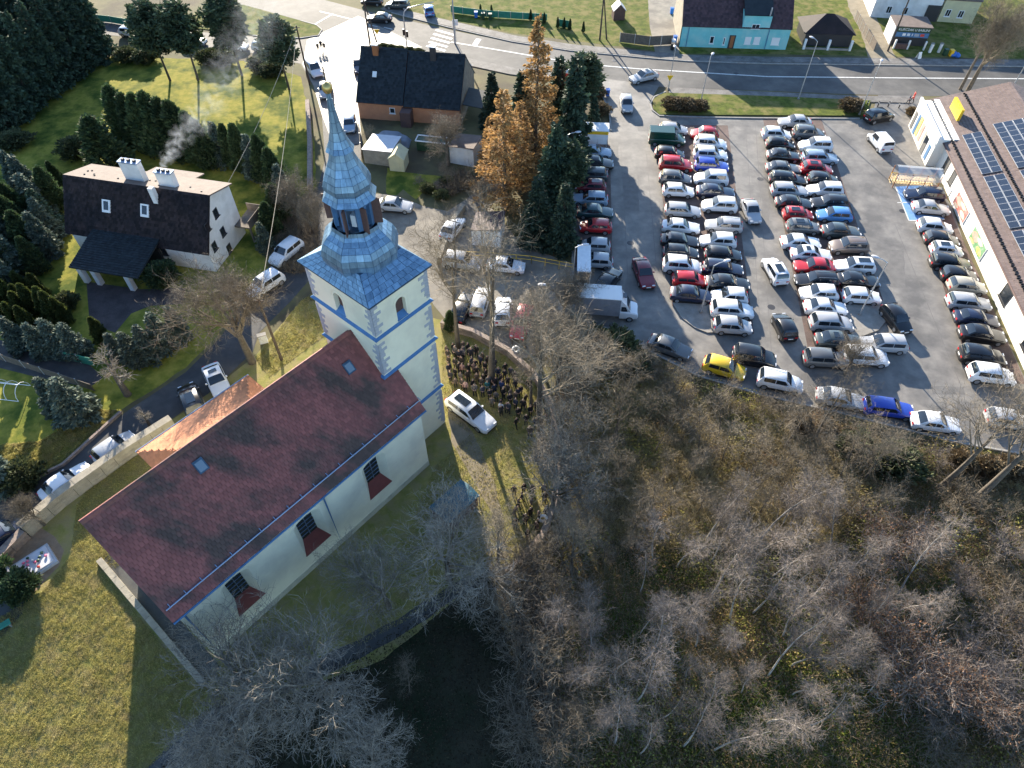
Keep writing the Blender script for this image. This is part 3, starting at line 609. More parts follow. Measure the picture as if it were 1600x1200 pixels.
# ------------------------------------------------------------------ other buildings
def HP(u, v, o, n):
    """where the sight line through a survey pixel meets the plane through o with normal n"""
    a = (u-800)/FOC; b = (v-600)/FOC; d = Vector((a, CN-b*SN, -(SN+b*CN))); c = Vector((0,0,CAM_H)); o, n = Vector(o), Vector(n)
    return c+d*((o-c).dot(n)/d.dot(n))
class Frame:
    def __init__(self, o, rz): self.o = Vector(o); self.rz = rz; self.m = Matrix.Rotation(rz, 3, 'Z'); self.i = self.m.inverted()
    def l(self, p): return self.i @ (Vector(p)-self.o)
    def w(self, p): return self.m @ Vector(p)+self.o
    def px(self, u, v, axis, val):
        n = self.m @ Vector([1.0 if axis == 'x' else 0, 1.0 if axis == 'y' else 0, 1.0 if axis == 'z' else 0]); q = self.w(Vector([val if axis == 'x' else 0, val if axis == 'y' else 0, val if axis == 'z' else 0]))
        return self.l(HP(u, v, q, n))
X, Y, Z = Vector((1,0,0)), Vector((0,1,0)), Vector((0,0,1))

# --- steep dark-roofed house with smoking chimney
F = Frame((-33.6, 59.6, 0), R(-12.7))
h = thing('house', 'white three-storey house with steep dark roof and smoking chimneys', 'house', F.o, F.rz)
L0 = -17.4
mb = MB(); prof = [(.2,0),(.2,3.0),(3.5,7.75),(7.5,6.5),(7.5,0)]
mb.add([(L0,y,z) for y, z in prof]+[(-.15,y,z) for y, z in prof], [(0,1,2,3,4),(9,8,7,6,5)]+[(i,5+i,5+(i+1)%5,(i+1)%5) for i in range(5)])
hw = mb.build('wall', M['white_wall'], h)
mb = MB(); slab(mb, (L0-.35,-.25,2.75), (-L0+.5,0,0), (0,3.75,5.3), .16); hr = mb.build('roof', M['tile_house'], h)
tb = MB(); tiles(tb, (L0-.35,-.25,2.75), (-L0+.5,0,0), (0,3.75,5.3), 58, 20, .09, 11); tb.build('roof_tile_field', M['tile_house'], hr, kind='stuff')
mb = MB(); slab(mb, (L0-.35,3.5,8.06), (-L0+.5,0,0), (0,4.3,-1.3), .14); fr = mb.build('rear_roof', M['felt'], h)
mb = MB(); slab(mb, (-10.6,7.8,6.75), (6.2,0,0), (0,1.7,-.45), .14); mb.build('rear_roof', M['felt'], h)
for k in range(14):
    x = L0+.6+rnd.random()*16; y = 4+rnd.random()*3.3; mb = MB(); mb.box((x,y,8.06-(y-3.5)*.302+.05), (.14,.14,.12)); mb.build('roof_vent', M['frame_dark'], fr)
# chimneys
def chimney(x, y, z, w, d, hh, nm='chimney'):
    mb = MB(); mb.box((x,y,z+hh/2), (w,d,hh)); c = mb.build(nm, M['white_wall'], h)
    mb = MB(); mb.box((x,y,z+hh+.06), (w+.14,d+.14,.12)); mb.build('chimney_cap', M['zinc'], c)
    for k in range(3):
        mb = MB(); mb.box((x-w*.3+w*.3*k,y,z+hh+.22), (.3,.3,.2)); mb.build('flue', M['frame_dark'], c)
    return c
p = F.px(213,279,'z',7.75); chimney(p.x, p.y+.1, 7.2, 2.3, .75, 2.6); c1 = p
p = F.px(264,290,'z',7.75); chimney(p.x, p.y+.1, 7.2, 1.9, .75, 2.2); c2 = F.w((p.x+.2,p.y+.1,9.9))
p = F.px(244,312,'z',7.0); mb = MB(); mb.box((p.x,p.y,7.6),(.55,.55,1.9)); mb.build('chimney', M['white_wall'], h)
for u, v in ((167,322),(227,329)):
    n = Vector((0,-5.3,3.75)).normalized(); v_ = Vector((0,3.75,5.3)).normalized()
    q = F.l(HP(u, v, F.w((0,1.6,5.4)), F.m @ n)); mb = MB(); mb.obox(q-X*.5-v_*.7+n*.0, X*1.0, v_*1.4, n*.16); f = mb.build('skylight', M['frame_white'], hr)
    mb = MB(); mb.obox(q-X*.3-v_*.42+n*.16, X*.6, v_*.95, n*.012); mb.build('pane', M['glass'], f)
# porch
mb = MB(); slab(mb, (-14.2,-5.0,2.35), (8.4,0,0), (0,5.4,1.25), .14); pr = mb.build('porch_roof', M['tile_black'], h)
tb = MB(); tiles(tb, (-14.2,-5.0,2.35), (8.4,0,0), (0,5.4,1.25), 28, 18, .08, 12); tb.build('porch_tile_field', M['tile_black'], pr, kind='stuff')
for x in (-13.4,-11.7,-7.6): mb = MB(); mb.box((x,-4.5,1.12), (.55,.55,2.24)); mb.build('porch_pillar', M['white_wall'], h)
mb = MB(); mb.box((-10,-.1,1.2),(7.6,.3,2.4)); mb.build('garage_door', M['frame_dark'], h)
for k in range(6): mb = MB(); mb.box((-5.1,-2.9+k*.42,.2+k*.26), (1.3,.4,.14)); mb.build('stair_step', M['timber'], h)
for u, v in ((337,333),(324,355),(348,362),(335,385),(358,388)):
    q = F.px(u, v, 'x', -.15); window(hw, q-Z*.5, Y, Z, X, .85, 1.05, fm='frame_dark', mull=0)
q = F.px(256,392,'y',.2); window(hw, q-Z*.55, X, Z, -Y, .7, 1.0, fm='frame_dark', mull=0)
mb = MB(); mb.box((.9,7.6,2.1), (2.0,3.4,.2)); mb.box((1.85,7.6,2.65),(.08,3.4,.9)); mb.box((.9,9.25,2.65),(2.0,.08,.9)); bl = mb.build('balcony', M['timber'], h)
for yy in (6.1,9.1): mb = MB(); mb.box((1.7,yy,1.0),(.18,.18,2.0)); mb.build('balcony_post', M['timber'], h)

# --- pair of dark-roofed orange houses
F2 = Frame((-22.2, 93.4, 0), R(-8))
h2 = thing('house', 'low orange house with long blue-black roof beside the junction', 'house', F2.o, F2.rz)
def gable(parent, x0, x1, W_, ez, rz_, wm, rm, nt, seed, over=.35, drop=0.0, gm=None):
    mb = MB(); y0, y1 = over, 2*W_-over; zr = rz_-.15
    pf = [(y0,0),(y0,ez+over*(rz_-ez)/W_-.12),(W_,zr),(y1,ez+over*(rz_-ez)/W_-.12),(y1,0)]
    mb.add([(x0+.12,y,z) for y, z in pf]+[(x1-.12,y,z) for y, z in pf], [(0,1,2,3,4),(9,8,7,6,5)]+[(i,5+i,5+(i+1)%5,(i+1)%5) for i in range(5)])
    w = mb.build('wall', M[wm], parent)
    mb = MB(); slab(mb, (x0,0,ez), (x1-x0,0,0), (0,W_,rz_-ez), .14); slab(mb, (x0,2*W_,ez), (x1-x0,0,0), (0,-W_,rz_-ez), .14); r = mb.build('roof', M[rm], parent)
    L = math.hypot(W_, rz_-ez)
    tb = MB(); tiles(tb, (x0,0,ez), (x1-x0,0,0), (0,W_,rz_-ez), max(4,int((x1-x0)/nt)), int(L/nt*.95), .05, seed); tb.build('roof_tile_field', M[rm], r, kind='stuff')
    tb = MB(); tiles(tb, (x0,2*W_,ez), (x1-x0,0,0), (0,-W_,rz_-ez), max(4,int((x1-x0)/nt)), int(L/nt*.95), .05, seed+1); tb.build('roof_tile_field', M[rm], r, kind='stuff')
    x = x0
    while x < x1-.2:
        mb = MB(); mb.extr([(x,W_-.2,rz_-.08),(x,W_,rz_+.12),(x,W_+.2,rz_-.08)], (min(.5,x1-x)-.02,0,0)); mb.build('ridge_tile', M[rm], r); x += .52
    return w, r
w2, r2_ = gable(h2, -.1, 6.75, 5.8, 2.6, 7.9, 'orange_wall', 'tile_black', .33, 21)
w3, r3_ = gable(h2, 6.8, 15.0, 5.8, 2.45, 7.65, 'orange_wall', 'tile_black', .33, 24)
mb = MB(); mb.add([(15.02,.4,0),(15.02,11.2,0),(15.02,11.2,2.6),(15.02,5.8,7.3),(15.02,.4,2.6)], [(0,1,2,3,4)]); mb.build('gable_end', M['bare_gable'], h2)
q = F2.px(613,173,'y',.35); window(w2, q-Z*.4, X, Z, -Y, .8, .85, mull=0)
for x, z in ((2.2,7.0),(10.5,7.2)):
    mb = MB(); mb.box((x,5.2,z+.6),(.8,.6,1.9)); c = mb.build('chimney', M['rust'] if x < 5 else M['frame_dark'], h2); mb = MB(); mb.box((x,5.2,z+1.6),(.95,.75,.15)); mb.build('chimney_cap', M['frame_white'] if x < 5 else M['zinc'], c)
mb = MB(); n = Vector((0,-5.3,5.8)).normalized(); v_ = Vector((0,5.8,5.3)).normalized(); q = Vector((2.3,3.0,2.6+3.0*5.3/5.8)); mb.obox(q-X*.3-v_*.4, X*.6, v_*.8, n*.14); mb.build('skylight', M['frame_white'], r2_)
mb = MB(); mb.box((7.3,-.5,1.1),(1.5,1.6,2.2)); mb.build('entrance_porch', M['brown_wood'], h2)
mb = MB(); slab(mb, (15.2,1.0,2.9),(3.6,0,-.5),(0,5,0),.1); mb.build('lean_to_roof', M['tile_black'], h2)

# --- turquoise house across the road
F3 = Frame((27.9,116.8,0), R(-3.9))
h3 = thing('house', 'long turquoise house with mauve tiled roof across the road', 'house', F3.o, F3.rz)
w4, r4_ = gable(h3, 0, 17.8, 5.6, 3.35, 8.4, 'turq', 'tile_mauve', .36, 31, over=.25)
mb = MB(); mb.add([(-.02,.3,0),(-.02,10.9,0),(-.02,10.9,3.4),(-.02,5.6,8.1),(-.02,.3,3.4)], [(4,3,2,1,0)]); mb.build('gable_end', M['stone'], h3)
mb = MB(); mb.box((11.9,1.2,4.4),(4.4,2.2,2.1)); dm = mb.build('dormer_wall', M['turq'], h3); mb = MB(); slab(mb,(9.6,-.1,5.4),(4.6,0,0),(0,5.2,2.6),.12); mb.build('dormer_roof', M['tile_black'], h3)
for u, v, w_, hh, ml, fm in ((1111,68,.7,1.2,0,'frame_white'),(1130,70,.35,1.2,0,'frame_white'),(1167,69,1.0,1.15,0,'shut'),(1181,69,1.0,1.15,0,'shut'),(1210,70,1.3,1.15,0,'shut')):
    q = F3.px(u, v, 'y', .25)
    if fm == 'shut': window(w4, q, X, Z, -Y, w_, hh, fm='frame_white', mull=0, gm='frame_white')
    else: window(w4, q, X, Z, -Y, w_, hh, fm=fm, mull=ml)
q = F3.px(1180,45,'y',.1); window(dm, q, X, Z, -Y, 1.3, .75, mull=1)
q = F3.px(1141,74,'y',.25); mb = MB(); mb.box((q.x,.2,1.05),(1.0,.12,2.1)); d = mb.build('door', M['frame_dark'], h3); mb = MB(); mb.box((q.x,.13,1.05),(.55,.04,1.9)); mb.build('door_panel', M['rust'], d)
for x in (1.2,14.2): mb = MB(); mb.tube([(x,.12,3.2),(x,.12,.1)],.06,n=6); mb.build('downspout', M['ledge'], h3)
mb = MB(); mb.tube([(13.6,-.1,5.4),(13.6,-.1,6.6)],.12,n=8); mb.build('flue', M['steel'], h3)

# --- white and yellow house with kiosk
F4 = Frame((63.9,128.7,0), R(-9.7))
h4 = thing('house', 'white and pale yellow house at the top edge behind the kiosk', 'house', F4.o, F4.rz)
gable(h4, 0, 11.3, 5, 4.0, 8.0, 'white_wall', 'tile_store', .4, 41, .2); gable(h4, 11.35, 17.4, 5, 3.7, 7.6, 'yellow_wall', 'tile_store', .4, 44, .2)
for u, v in ((1388,18),(1413,20),(1480,23),(1500,25)):
    q = F4.px(u, v, 'y', .2); window(h4, q-Z*.3, X, Z, -Y, .9, 1.2)
mb = MB(); q = F4.px(1452,30,'y',.2); mb.box((q.x,.1,1.3),(2.2,.2,2.6)); mb.build('doorway', M['frame_dark'], h4)
F5 = Frame(G(1391,74), R(-8))
k5 = thing('kiosk', 'dark food kiosk with lettered sign board behind the road', 'kiosk', F5.o, F5.rz)
mb = MB(); mb.box((2.9,3.2,1.45),(5.6,4.2,2.9)); mb.build('wall', M['frame_dark'], k5); mb = MB(); mb.box((.02,3.2,1.5),(.12,4.3,3.0)); mb.build('side_wall', M['white_wall'], k5)
mb = MB(); mb.box((2.9,3.2,2.98),(5.9,4.5,.14)); mb.build('roof', M['felt'], k5)
mb = MB(); mb.box((3.0,1.02,2.55),(5.2,.08,.75)); sg = mb.build('sign_board', M['greenbin'], k5); mb = MB(); mb.box((3.0,1.03,1.75),(5.2,.08,.75)); sg2 = mb.build('sign_board', M['ledge'], k5)
def lettering(parent, txt, loc, size, m, rot=(math.pi/2,0,0), name='lettering'):
    c = bpy.data.curves.new(name+'_font', 'FONT'); c.body = txt; c.size = size; c.align_x = 'CENTER'; c.align_y = 'CENTER'; c.extrude = .01
    tmp = link(bpy.data.objects.new('tmp_text', c)); me = bpy.data.meshes.new_from_object(tmp.evaluated_get(bpy.context.evaluated_depsgraph_get())); bpy.data.objects.remove(tmp); me.name = name
    me.materials.clear(); me.materials.append(M[m]); return inst(name, me, parent, loc, rot)
lettering(sg, 'KURCZAK U BABUNI', (3.0,.965,2.55), .52, 'frame_white')
for x, w_, m_ in ((1.7,.5,'frame_white'),(2.4,.45,'clear'),(3.0,.1,'frame_white'),(3.7,.7,'marble'),(4.6,.6,'red')): mb = MB(); mb.box((x,.97,1.78),(w_,.03,.4)); mb.build('picture', M[m_], sg2)
for x in (.4,2.6,5.2): mb = MB(); mb.box((x,-.3,.7),(.25,.25,1.4)); mb.build('terrace_post', M['frame_white'], k5)
mb = MB(); mb.box((1.5,-.2,.4),(1.9,.5,.8)); mb.build('planter_box', M['brown_wood'], k5)

# --- pavilion with hipped roof beside the turquoise house
q = G(1290,73); pv = thing('pavilion', 'small garden pavilion with dark hipped roof behind white posts', 'pavilion', q, R(-5))
mb = MB(); mb.add([(-4.2,-.4,2.1),(4.2,-.4,2.1),(4.2,6.4,2.1),(-4.2,6.4,2.1),(-.6,3,4.1),(.6,3,4.1)], [(0,1,5,4),(1,2,5),(2,3,4,5),(3,0,4)]); mb.build('roof', M['tile_house'], pv)
mb = MB(); mb.box((0,3,1),(7.6,5.8,2.0)); mb.build('wall', M['frame_dark'], pv)
for x in (-3.9,0,3.6): mb = MB(); mb.box((x,-1.2,.8),(.35,.35,1.6)); mb.build('fence_post', M['frame_white'], pv)
mb = MB(); mb.box((0,-1.2,.15),(7.6,.2,.3)); mb.build('fence_base', M['concrete'], pv)

# --- supermarket
SF = Frame((51.8,49.0,0), R(-8.7))
st = thing('supermarket', 'white supermarket with brown tiled roof carrying solar panels', 'supermarket', SF.o, SF.rz)
Y0, Y1, SW = -16.0, 43.6, 9.2; EZ2, PZ = 3.5, .35; RZ2 = EZ2+PZ*(SW+.5)
mb = MB(); mb.box((SW,(Y0+Y1)/2,1.8),(2*SW,Y1-Y0-.3,3.6)); sw = mb.build('wall', M['store_wall'], st)
mb = MB(); slab(mb, (-.5,Y0,EZ2), (0,Y1-Y0,0), (SW+.5,0,RZ2-EZ2), .16); slab(mb, (2*SW+.5,Y0,EZ2), (0,Y1-Y0,0), (-SW-.5,0,RZ2-EZ2), .16); srf = mb.build('roof', M['tile_store'], st)
tb = MB(); tiles(tb, (-.5,Y0,EZ2), (0,Y1-Y0,0), (SW+.5,0,RZ2-EZ2), 170, 28, .05, 51); tb.build('roof_tile_field', M['tile_store'], srf, kind='stuff')
tb = MB(); tiles(tb, (2*SW+.5,Y0,EZ2), (0,Y1-Y0,0), (-SW-.5,0,RZ2-EZ2), 100, 20, .05, 52); tb.build('roof_tile_field', M['tile_store'], srf, kind='stuff')
mb = MB(); mb.add([(.1,Y1-.18,3.5),(2*SW-.1,Y1-.18,3.5),(SW,Y1-.18,RZ2-.25)], [(0,2,1)]); mb.build('gable_end', M['store_wall'], st)
mb = MB(); mb.tube([(-.55,Y0,EZ2-.06),(-.55,Y1,EZ2-.06)], .09, n=8); mb.build('gutter', M['brown_wood'], st)
def rp(x, y, up=0): c = math.hypot(1, PZ); return Vector((x-up*PZ/c, y, EZ2+PZ*(x+.5)+up/c))
for xs in (.35, 4.0):
    mb = MB(); y = Y0
    while y < Y1-.3: mb.box(rp(xs+.05*math.sin(y*9),y,.08), (.26,.1,.18)); y += .33
    mb.build('snow_guard', M['black'], srf, kind='stuff')
uS = Vector((1,0,PZ)).normalized(); nS = Vector((-PZ,0,1)).normalized()
def solar(x0, cols, ys, n, w_=1.0, hh=1.13):
    for c in range(cols):
        for k in range(n):
            p = rp(x0+c*w_, ys-(k+1)*hh, .12); mb = MB(); mb.obox(p, uS*(w_-.035)/uS.x, Y*(hh-.035), nS*.05); f = mb.build('solar_panel', M['panelframe'], srf)
            mb = MB(); mb.obox(p+nS*.05+uS*.045+Y*.03, uS*((w_-.035)/uS.x-.09), Y*(hh-.1), nS*.006); mb.build('cell_field', M['solar'], f)
solar(1.55, 2, 33.2, 8); solar(1.55, 2, 23.6, 9); solar(1.55, 2, 12.9, 9); solar(1.55, 2, 2.2, 4)
solar(5.0, 4, 34.3, 9); solar(5.0, 4, 23.6, 9); solar(5.0, 4, 12.9, 4)
# entrance block with posters, parapet and roof sign
mb = MB(); mb.box((-.35,37.7,1.95),(1.9,10.4,3.9)); en = mb.build('entrance_block', M['store_wall'], st)
mb = MB(); mb.box((.95,37.7,4.0),(.9,10.6,.2)); mb.box((-1.25,37.7,4.05),(.25,10.6,.5)); mb.build('parapet', M['frame_white'], st)
for k_, c_ in (('poster_red',(.55,.10,.06)),('poster_cream',(.7,.6,.4)),('poster_pink',(.62,.28,.2)),('poster_green',(.10,.28,.10)),('poster_yellow',(.62,.45,.08))): M[k_] = mat(k_, c_, tuple(.6*x+.25 for x in c_), 2.5, .5)
for (y, m_, w_, z0, z1) in ((42,'glass',.9,.2,2.6),(40.5,'ledge',.8,.2,2.9),(39.5,'poster_yellow',.9,.5,3.1),(38.2,'poster_pink',.9,.5,2.9),(37.0,'poster_cream',.9,.4,2.8),(35.6,'glass',1.2,.1,2.5),(33.8,'ledge',.8,.3,2.3)):
    mb = MB(); mb.box((-1.33,y,(z0+z1)/2),(.05,w_,z1-z0)); mb.build('poster', M[m_], en)
def poster(pts, cols):
    q = [SF.px(u, v, 'x', -.03) for u, v in pts]; ys = sorted(p.y for p in q); y0, y1 = (ys[0]+ys[1])/2, (ys[2]+ys[3])/2; zs = sorted(p.z for p in q); z0, z1 = max(.5,(zs[0]+zs[1])/2), min(3.2,(zs[2]+zs[3])/2)
    mb = MB(); mb.box((-.05,(y0+y1)/2,(z0+z1)/2),(.1,y1-y0+.2,z1-z0+.2)); f = mb.build('billboard', M['frame_white'], st)
    mb = MB(); mb.box((-.106,(y0+y1)/2,(z0+z1)/2),(.012,y1-y0,z1-z0)); mb.build('picture', M[cols[0]], f)
    for i, (a, b, c_, d_) in enumerate(((.05,.45,.08,.5),(.5,.95,.3,.9),(.2,.6,.58,.95),(.62,.92,.05,.26))):
        mb = MB(); n = 9; ca, cb = y0+(y1-y0)*(a+b)/2, z0+(z1-z0)*(c_+d_)/2; ra, rb_ = (y1-y0)*(b-a)/2, (z1-z0)*(d_-c_)/2
        mb.extr([(-.115-.003*i, ca+ra*math.cos(6.283*k/n)*(1+.2*math.sin(3*k+i)), cb+rb_*math.sin(6.283*k/n)) for k in range(n)], (.006,0,0)); mb.build('picture', M[cols[1+i%(len(cols)-1)]], f)
poster([(1489,317),(1504,350),(1515,332),(1500,300)], ['poster_red','poster_cream','poster_pink','poster_cream']); poster([(1514,371),(1530,407),(1543,389),(1525,355)], ['poster_green','poster_yellow','poster_pink','poster_cream'])
for y, w_ in ((5.0,2.0),(-2.5,2.2),(27.0,1.2),(30.0,1.4)): window(sw, (0,y,1.0), Y, Z, -X, w_, 1.7, fm='frame_dark', mull=0)
mb = MB(); mb.box((1.7,38.2,5.3),(.35,3.6,1.5)); sgn = mb.build('roof_sign', M['yellow'], st)
for y in (37,39.4): mb = MB(); mb.tube([(1.8,y,4.1),(1.7,y,4.7)],.07,n=6); mb.build('sign_leg', M['steel'], st)

# --- trolley shelter by the entrance
q = SF.w((-3.9,27.6,0)); ts = thing('trolley_shelter', 'clear-roofed trolley shelter on rusty posts beside the supermarket entrance', 'shelter', q, SF.rz)
mb = MB()
for i in range(6):
    a0, a1 = R(60+12*i), R(72+12*i)
    mb.add([(-2.9,4.5*math.cos(a0)*.45,4.5*math.sin(a0)-1.9),(2.6,4.5*math.cos(a0)*.45,4.5*math.sin(a0)-1.9),(2.6,4.5*math.cos(a1)*.45,4.5*math.sin(a1)-1.9),(-2.9,4.5*math.cos(a1)*.45,4.5*math.sin(a1)-1.9)], [(0,1,2,3)])
gl, t_, p_ = _mat('shelter_glass'); p_.inputs['Base Color'].default_value = (.75,.8,.85,1); p_.inputs['Roughness'].default_value = .1; p_.inputs['Alpha'].default_value = .35
mb.build('roof', gl, ts)
for x in (-2.8,-1,.8,2.5):
    for y in (-1.0,1.0): mb = MB(); mb.tube([(x,y,0),(x,y,2.05)],.06,n=6); mb.build('post', M['rust'], ts)
def trolley_mesh():
    mb = MB()
    for x in (-.28,.28): mb.tube([(x,-.45,.12),(x,.45,.12)],.025,n=4); mb.tube([(x,.45,.12),(x,.5,1.0)],.025,n=4)
    for z, k in ((.45,.8),(.7,.9),(.95,1.0)):
        for x in (-.28*k,.28*k): mb.tube([(x,-.45*k,z),(x,.48,z)],.018,n=4)
        mb.tube([(-.28*k,-.45*k,z),(.28*k,-.45*k,z)],.018,n=4)
    mb.tube([(-.3,.52,1.02),(.3,.52,1.02)],.04,n=5); return mb.mesh('trolley', M['yellow'])
tm = trolley_mesh()
for k in range(14):
    x = -2.6+k*.36; o = inst('shopping_trolley', tm, None, SF.w((-3.9+x,27.6+.35,0)), (0,0,SF.rz)); tag(o, 'yellow shopping trolley nested in the row under the clear shelter', 'trolley', 'trolleys under the clear shelter')

# --- shelters at the west side of the car park
q = G(925,228); s1 = thing('trolley_shed', 'white sheeted trolley shed with yellow band beside the spruces', 'shed', q, R(-5))
mb = MB(); mb.box((0,.9,2.35),(4.3,2.2,.12)); sr = mb.build('roof', M['clear'], s1)
mb = MB(); mb.box((0,-.2,1.2),(4.1,.08,1.5)); mb.build('panel', M['clear'], s1); mb = MB(); mb.box((0,-.24,2.1),(4.1,.08,.4)); mb.build('yellow_band', M['yellow'], s1)
for x in (-2,-.7,.7,2): mb = MB(); mb.box((x,-.2,.6),(.08,.08,1.2)); mb.build('post', M['steel'], s1)
mb = MB(); mb.box((-.9,-.26,1.75),(.3,.04,.35)); mb.build('notice', M['brown_wood'], s1)
q = G(910,446); s2 = thing('trolley_shed', 'narrow white flat-roofed shed next to the box truck', 'shed', q, R(-4))
mb = MB(); mb.box((0,1.9,2.3),(1.5,4.6,.1)); mb.build('roof', M['clear'], s2); mb = MB(); mb.box((-.6,1.9,1.1),(.06,4.4,2.2)); mb.build('panel', M['zinc'], s2)
for y in (-.2,.7,2.2,3.9): mb = MB(); mb.box((.75,y,1.1),(.08,.08,2.2)); mb.build('post', M['frame_white'], s2)

# --- sheds and garden things by the orange house
def shed(name, label, cat, u, v, rz, w, d, hz, rise_, wm, rm, ridge=True):
    t = thing(name, label, cat, G(u, v), R(rz)); mb = MB()
    if ridge:
        pf = [(-w/2,0),(w/2,0),(w/2,hz),(0,hz+rise_),(-w/2,hz)]; mb.extr([(x,0,z) for x, z in pf], (0,d,0)); mb.build('wall', M[wm], t)
        mb = MB(); slab(mb, (-w/2-.15,-.15,hz-.08), (0,d+.3,0), (w/2+.15,0,rise_+.14), .07); slab(mb, (w/2+.15,-.15,hz-.08), (0,d+.3,0), (-w/2-.15,0,rise_+.14), .07); mb.build('roof', M[rm], t)
    else:
        mb.box((0,d/2,hz/2),(w,d,hz)); mb.build('wall', M[wm], t); mb = MB(); slab(mb, (-w/2-.1,-.1,hz+.02), (w+.2,0,rise_), (0,d+.2,0), .08); mb.build('roof', M[rm], t)
    mb = MB(); mb.box((0,-.03,.95),(.8,.05,1.8)); mb.build('door', M[wm], t); return t
shed('garden_shed', 'small yellow garden shed with pitched roof on the grass', 'shed', 621,268, -8, 2.0,2.4,1.9,.7,'yellow_wall','yellow_wall')
shed('outbuilding', 'white outbuilding with sloping brown roof beside the larches', 'shed', 722,258, -18, 3.4,3.2,2.5,.3,'white_wall','felt',False)
shed('garage', 'lean-to with pale sheet roof beside the covered car', 'shed', 592,258, -14, 4.0,3.8,2.1,.2,'stone','sheetwhite',False)
shed('outbuilding', 'small brown-roofed hut behind bare trees in the courtyard', 'shed', 760,385, -8, 3.4,3.4,2.2,.5,'white_wall','tile_mauve',False)
shed('playhouse', 'little wooden playhouse with pale pitched roof on the north lawn', 'playhouse', 967,32, 5, 2.0,2.0,1.7,1.0,'brown_wood','sheetwhite')
q = G(676,238); tp = thing('trampoline_frame', 'white rectangular frame over a dark box in the yard', 'frame', q, R(-10))
mb = MB()
for a, b in (((-2.3,0),(2.3,0)),((2.3,0),(2.3,1.5)),((2.3,1.5),(-2.3,1.5)),((-2.3,1.5),(-2.3,0))): mb.tube([(*a,1.5),(*b,1.5)],.09,n=6)
mb.build('rim', M['frame_white'], tp); mb = MB(); mb.box((0,.75,.72),(4.4,1.4,1.4)); mb.build('box', M['greenbin'], tp)
# --- teal covered stall in the churchyard
q = G(712,800); tb_ = thing('market_stall', 'stall under a teal tarpaulin beside the big bare tree', 'stall', q, R(47))
mb = MB(); mb.box((0,0,.9),(3.4,2.0,1.6)); mb.build('body', M['brown_wood'], tb_)
mb = MB(); vs = []; nx = 10
for i in range(nx+1):
    for j in range(7):
        x = -1.85+3.7*i/nx; y = -1.15+2.3*j/6; vs.append((x,y,1.72+.28*math.cos((j-3)/3*1.4)+.04*math.sin(i*2.3+j)))
mb.add(vs, [(i*7+j,(i+1)*7+j,(i+1)*7+j+1,i*7+j+1) for i in range(nx) for j in range(6)]); mb.build('tarpaulin', M['tarp_teal'], tb_, True)
for x in (-1.8,1.8):
    for y in (-1.1,1.1): mb = MB(); mb.box((x,y,.9),(.08,.08,1.8)); mb.build('post', M['steel'], tb_)
# --- grave with flowers and benches
q = G(55,884); gv = thing('grave', 'pale granite grave covered in flowers on the raked plot', 'grave', q, R(45))
mb = MB(); mb.box((0,0,.15),(3.0,2.2,.3)); mb.build('kerb', M['marble'], gv); mb = MB(); mb.box((0,0,.33),(2.6,1.8,.12)); mb.build('slab', M['sheetwhite'], gv); mb = MB(); mb.box((-1.4,0,.75),(.2,2.0,.9)); mb.build('headstone', M['marble'], gv)
for k in range(14):
    mb = MB(); x, y = rnd.uniform(-1.2,1.2), rnd.uniform(-.8,.8); mb.lathe([(.02,0),(.1,.06),(.13,.14),(.05,.2)], 7, (x,y,.38)); mb.build('flower_pot', M[rnd.choice(['flower','flower','greenbin','sheetwhite','red'])], gv)
q = G(2,985); bn = thing('bench', 'green slatted bench at the left edge of the lawn', 'bench', q, R(40))
for k in range(4): mb = MB(); mb.box((0,-.2+k*.14,.45),(1.7,.11,.05)); mb.build('slat', M['green_fence'], bn)
for x in (-.7,.7): mb = MB(); mb.box((x,0,.22),(.08,.5,.44)); mb.build('leg', M['steel'], bn)
q = G(12,612); gf = thing('greenhouse_frame', 'bare hooped greenhouse frame on the left lawn', 'frame', q, R(-8))
for x in (-1.8,-.6,.6,1.8): mb = MB(); mb.tube([(x,-1+.2*k*0-math.cos(math.pi*k/8)+1,math.sin(math.pi*k/8)*1.3+.02) for k in range(9)], .035, n=5); mb.build('hoop', M['frame_white'], gf)
for y, z in ((-1,.03),(0,1.32),(1,.03)): mb = MB(); mb.tube([(-1.8,y,z),(1.8,y,z)], .035, n=5); mb.build('rail', M['frame_white'], gf)
# ------------------------------------------------------------------ vehicles
CSPEC = {  # length, width, height, hood, belt, deck, windscreen foot, roof front, roof rear, rear glass foot (x from the middle, front = +)
 'hatchback': (4.05,1.76,1.50,.86,.96,1.00,.98,.30,-1.45,-1.88), 'saloon': (4.62,1.80,1.45,.84,.95,1.00,.88,.15,-1.10,-1.75),
 'estate': (4.65,1.80,1.50,.85,.96,1.02,.95,.25,-1.85,-2.18), 'off-roader': (4.45,1.86,1.68,1.02,1.10,1.14,.98,.35,-1.75,-2.10),
 'city car': (3.75,1.70,1.46,.90,.98,1.02,.95,.42,-1.40,-1.72), 'van': (4.6,1.84,1.88,1.0,1.08,1.12,1.30,.70,-2.15,-2.27)}
def loft_body(st, prof):
    vs = []; k = None
    for s in st:
        half = prof(*s); ring = [(s[0],-y,z) for y, z in half[1:-1]][::-1]; ring = [(s[0],y,z) for y, z in half]+ring; k = len(ring); vs += ring
    n = len(st); fs = [(i*k+j, i*k+(j+1)%k, (i+1)*k+(j+1)%k, (i+1)*k+j) for i in range(n-1) for j in range(k)]
    fs += [tuple(range(k))[::-1], tuple(range((n-1)*k, n*k))]; return vs, fs
def fix(me, ang=38):
    bm = bmesh.new(); bm.from_mesh(me); bmesh.ops.recalc_face_normals(bm, faces=bm.faces); bm.to_mesh(me); bm.free()
    me.polygons.foreach_set('use_smooth', [True]*len(me.polygons)); me.set_sharp_from_angle(angle=R(ang)); me.update(); return me
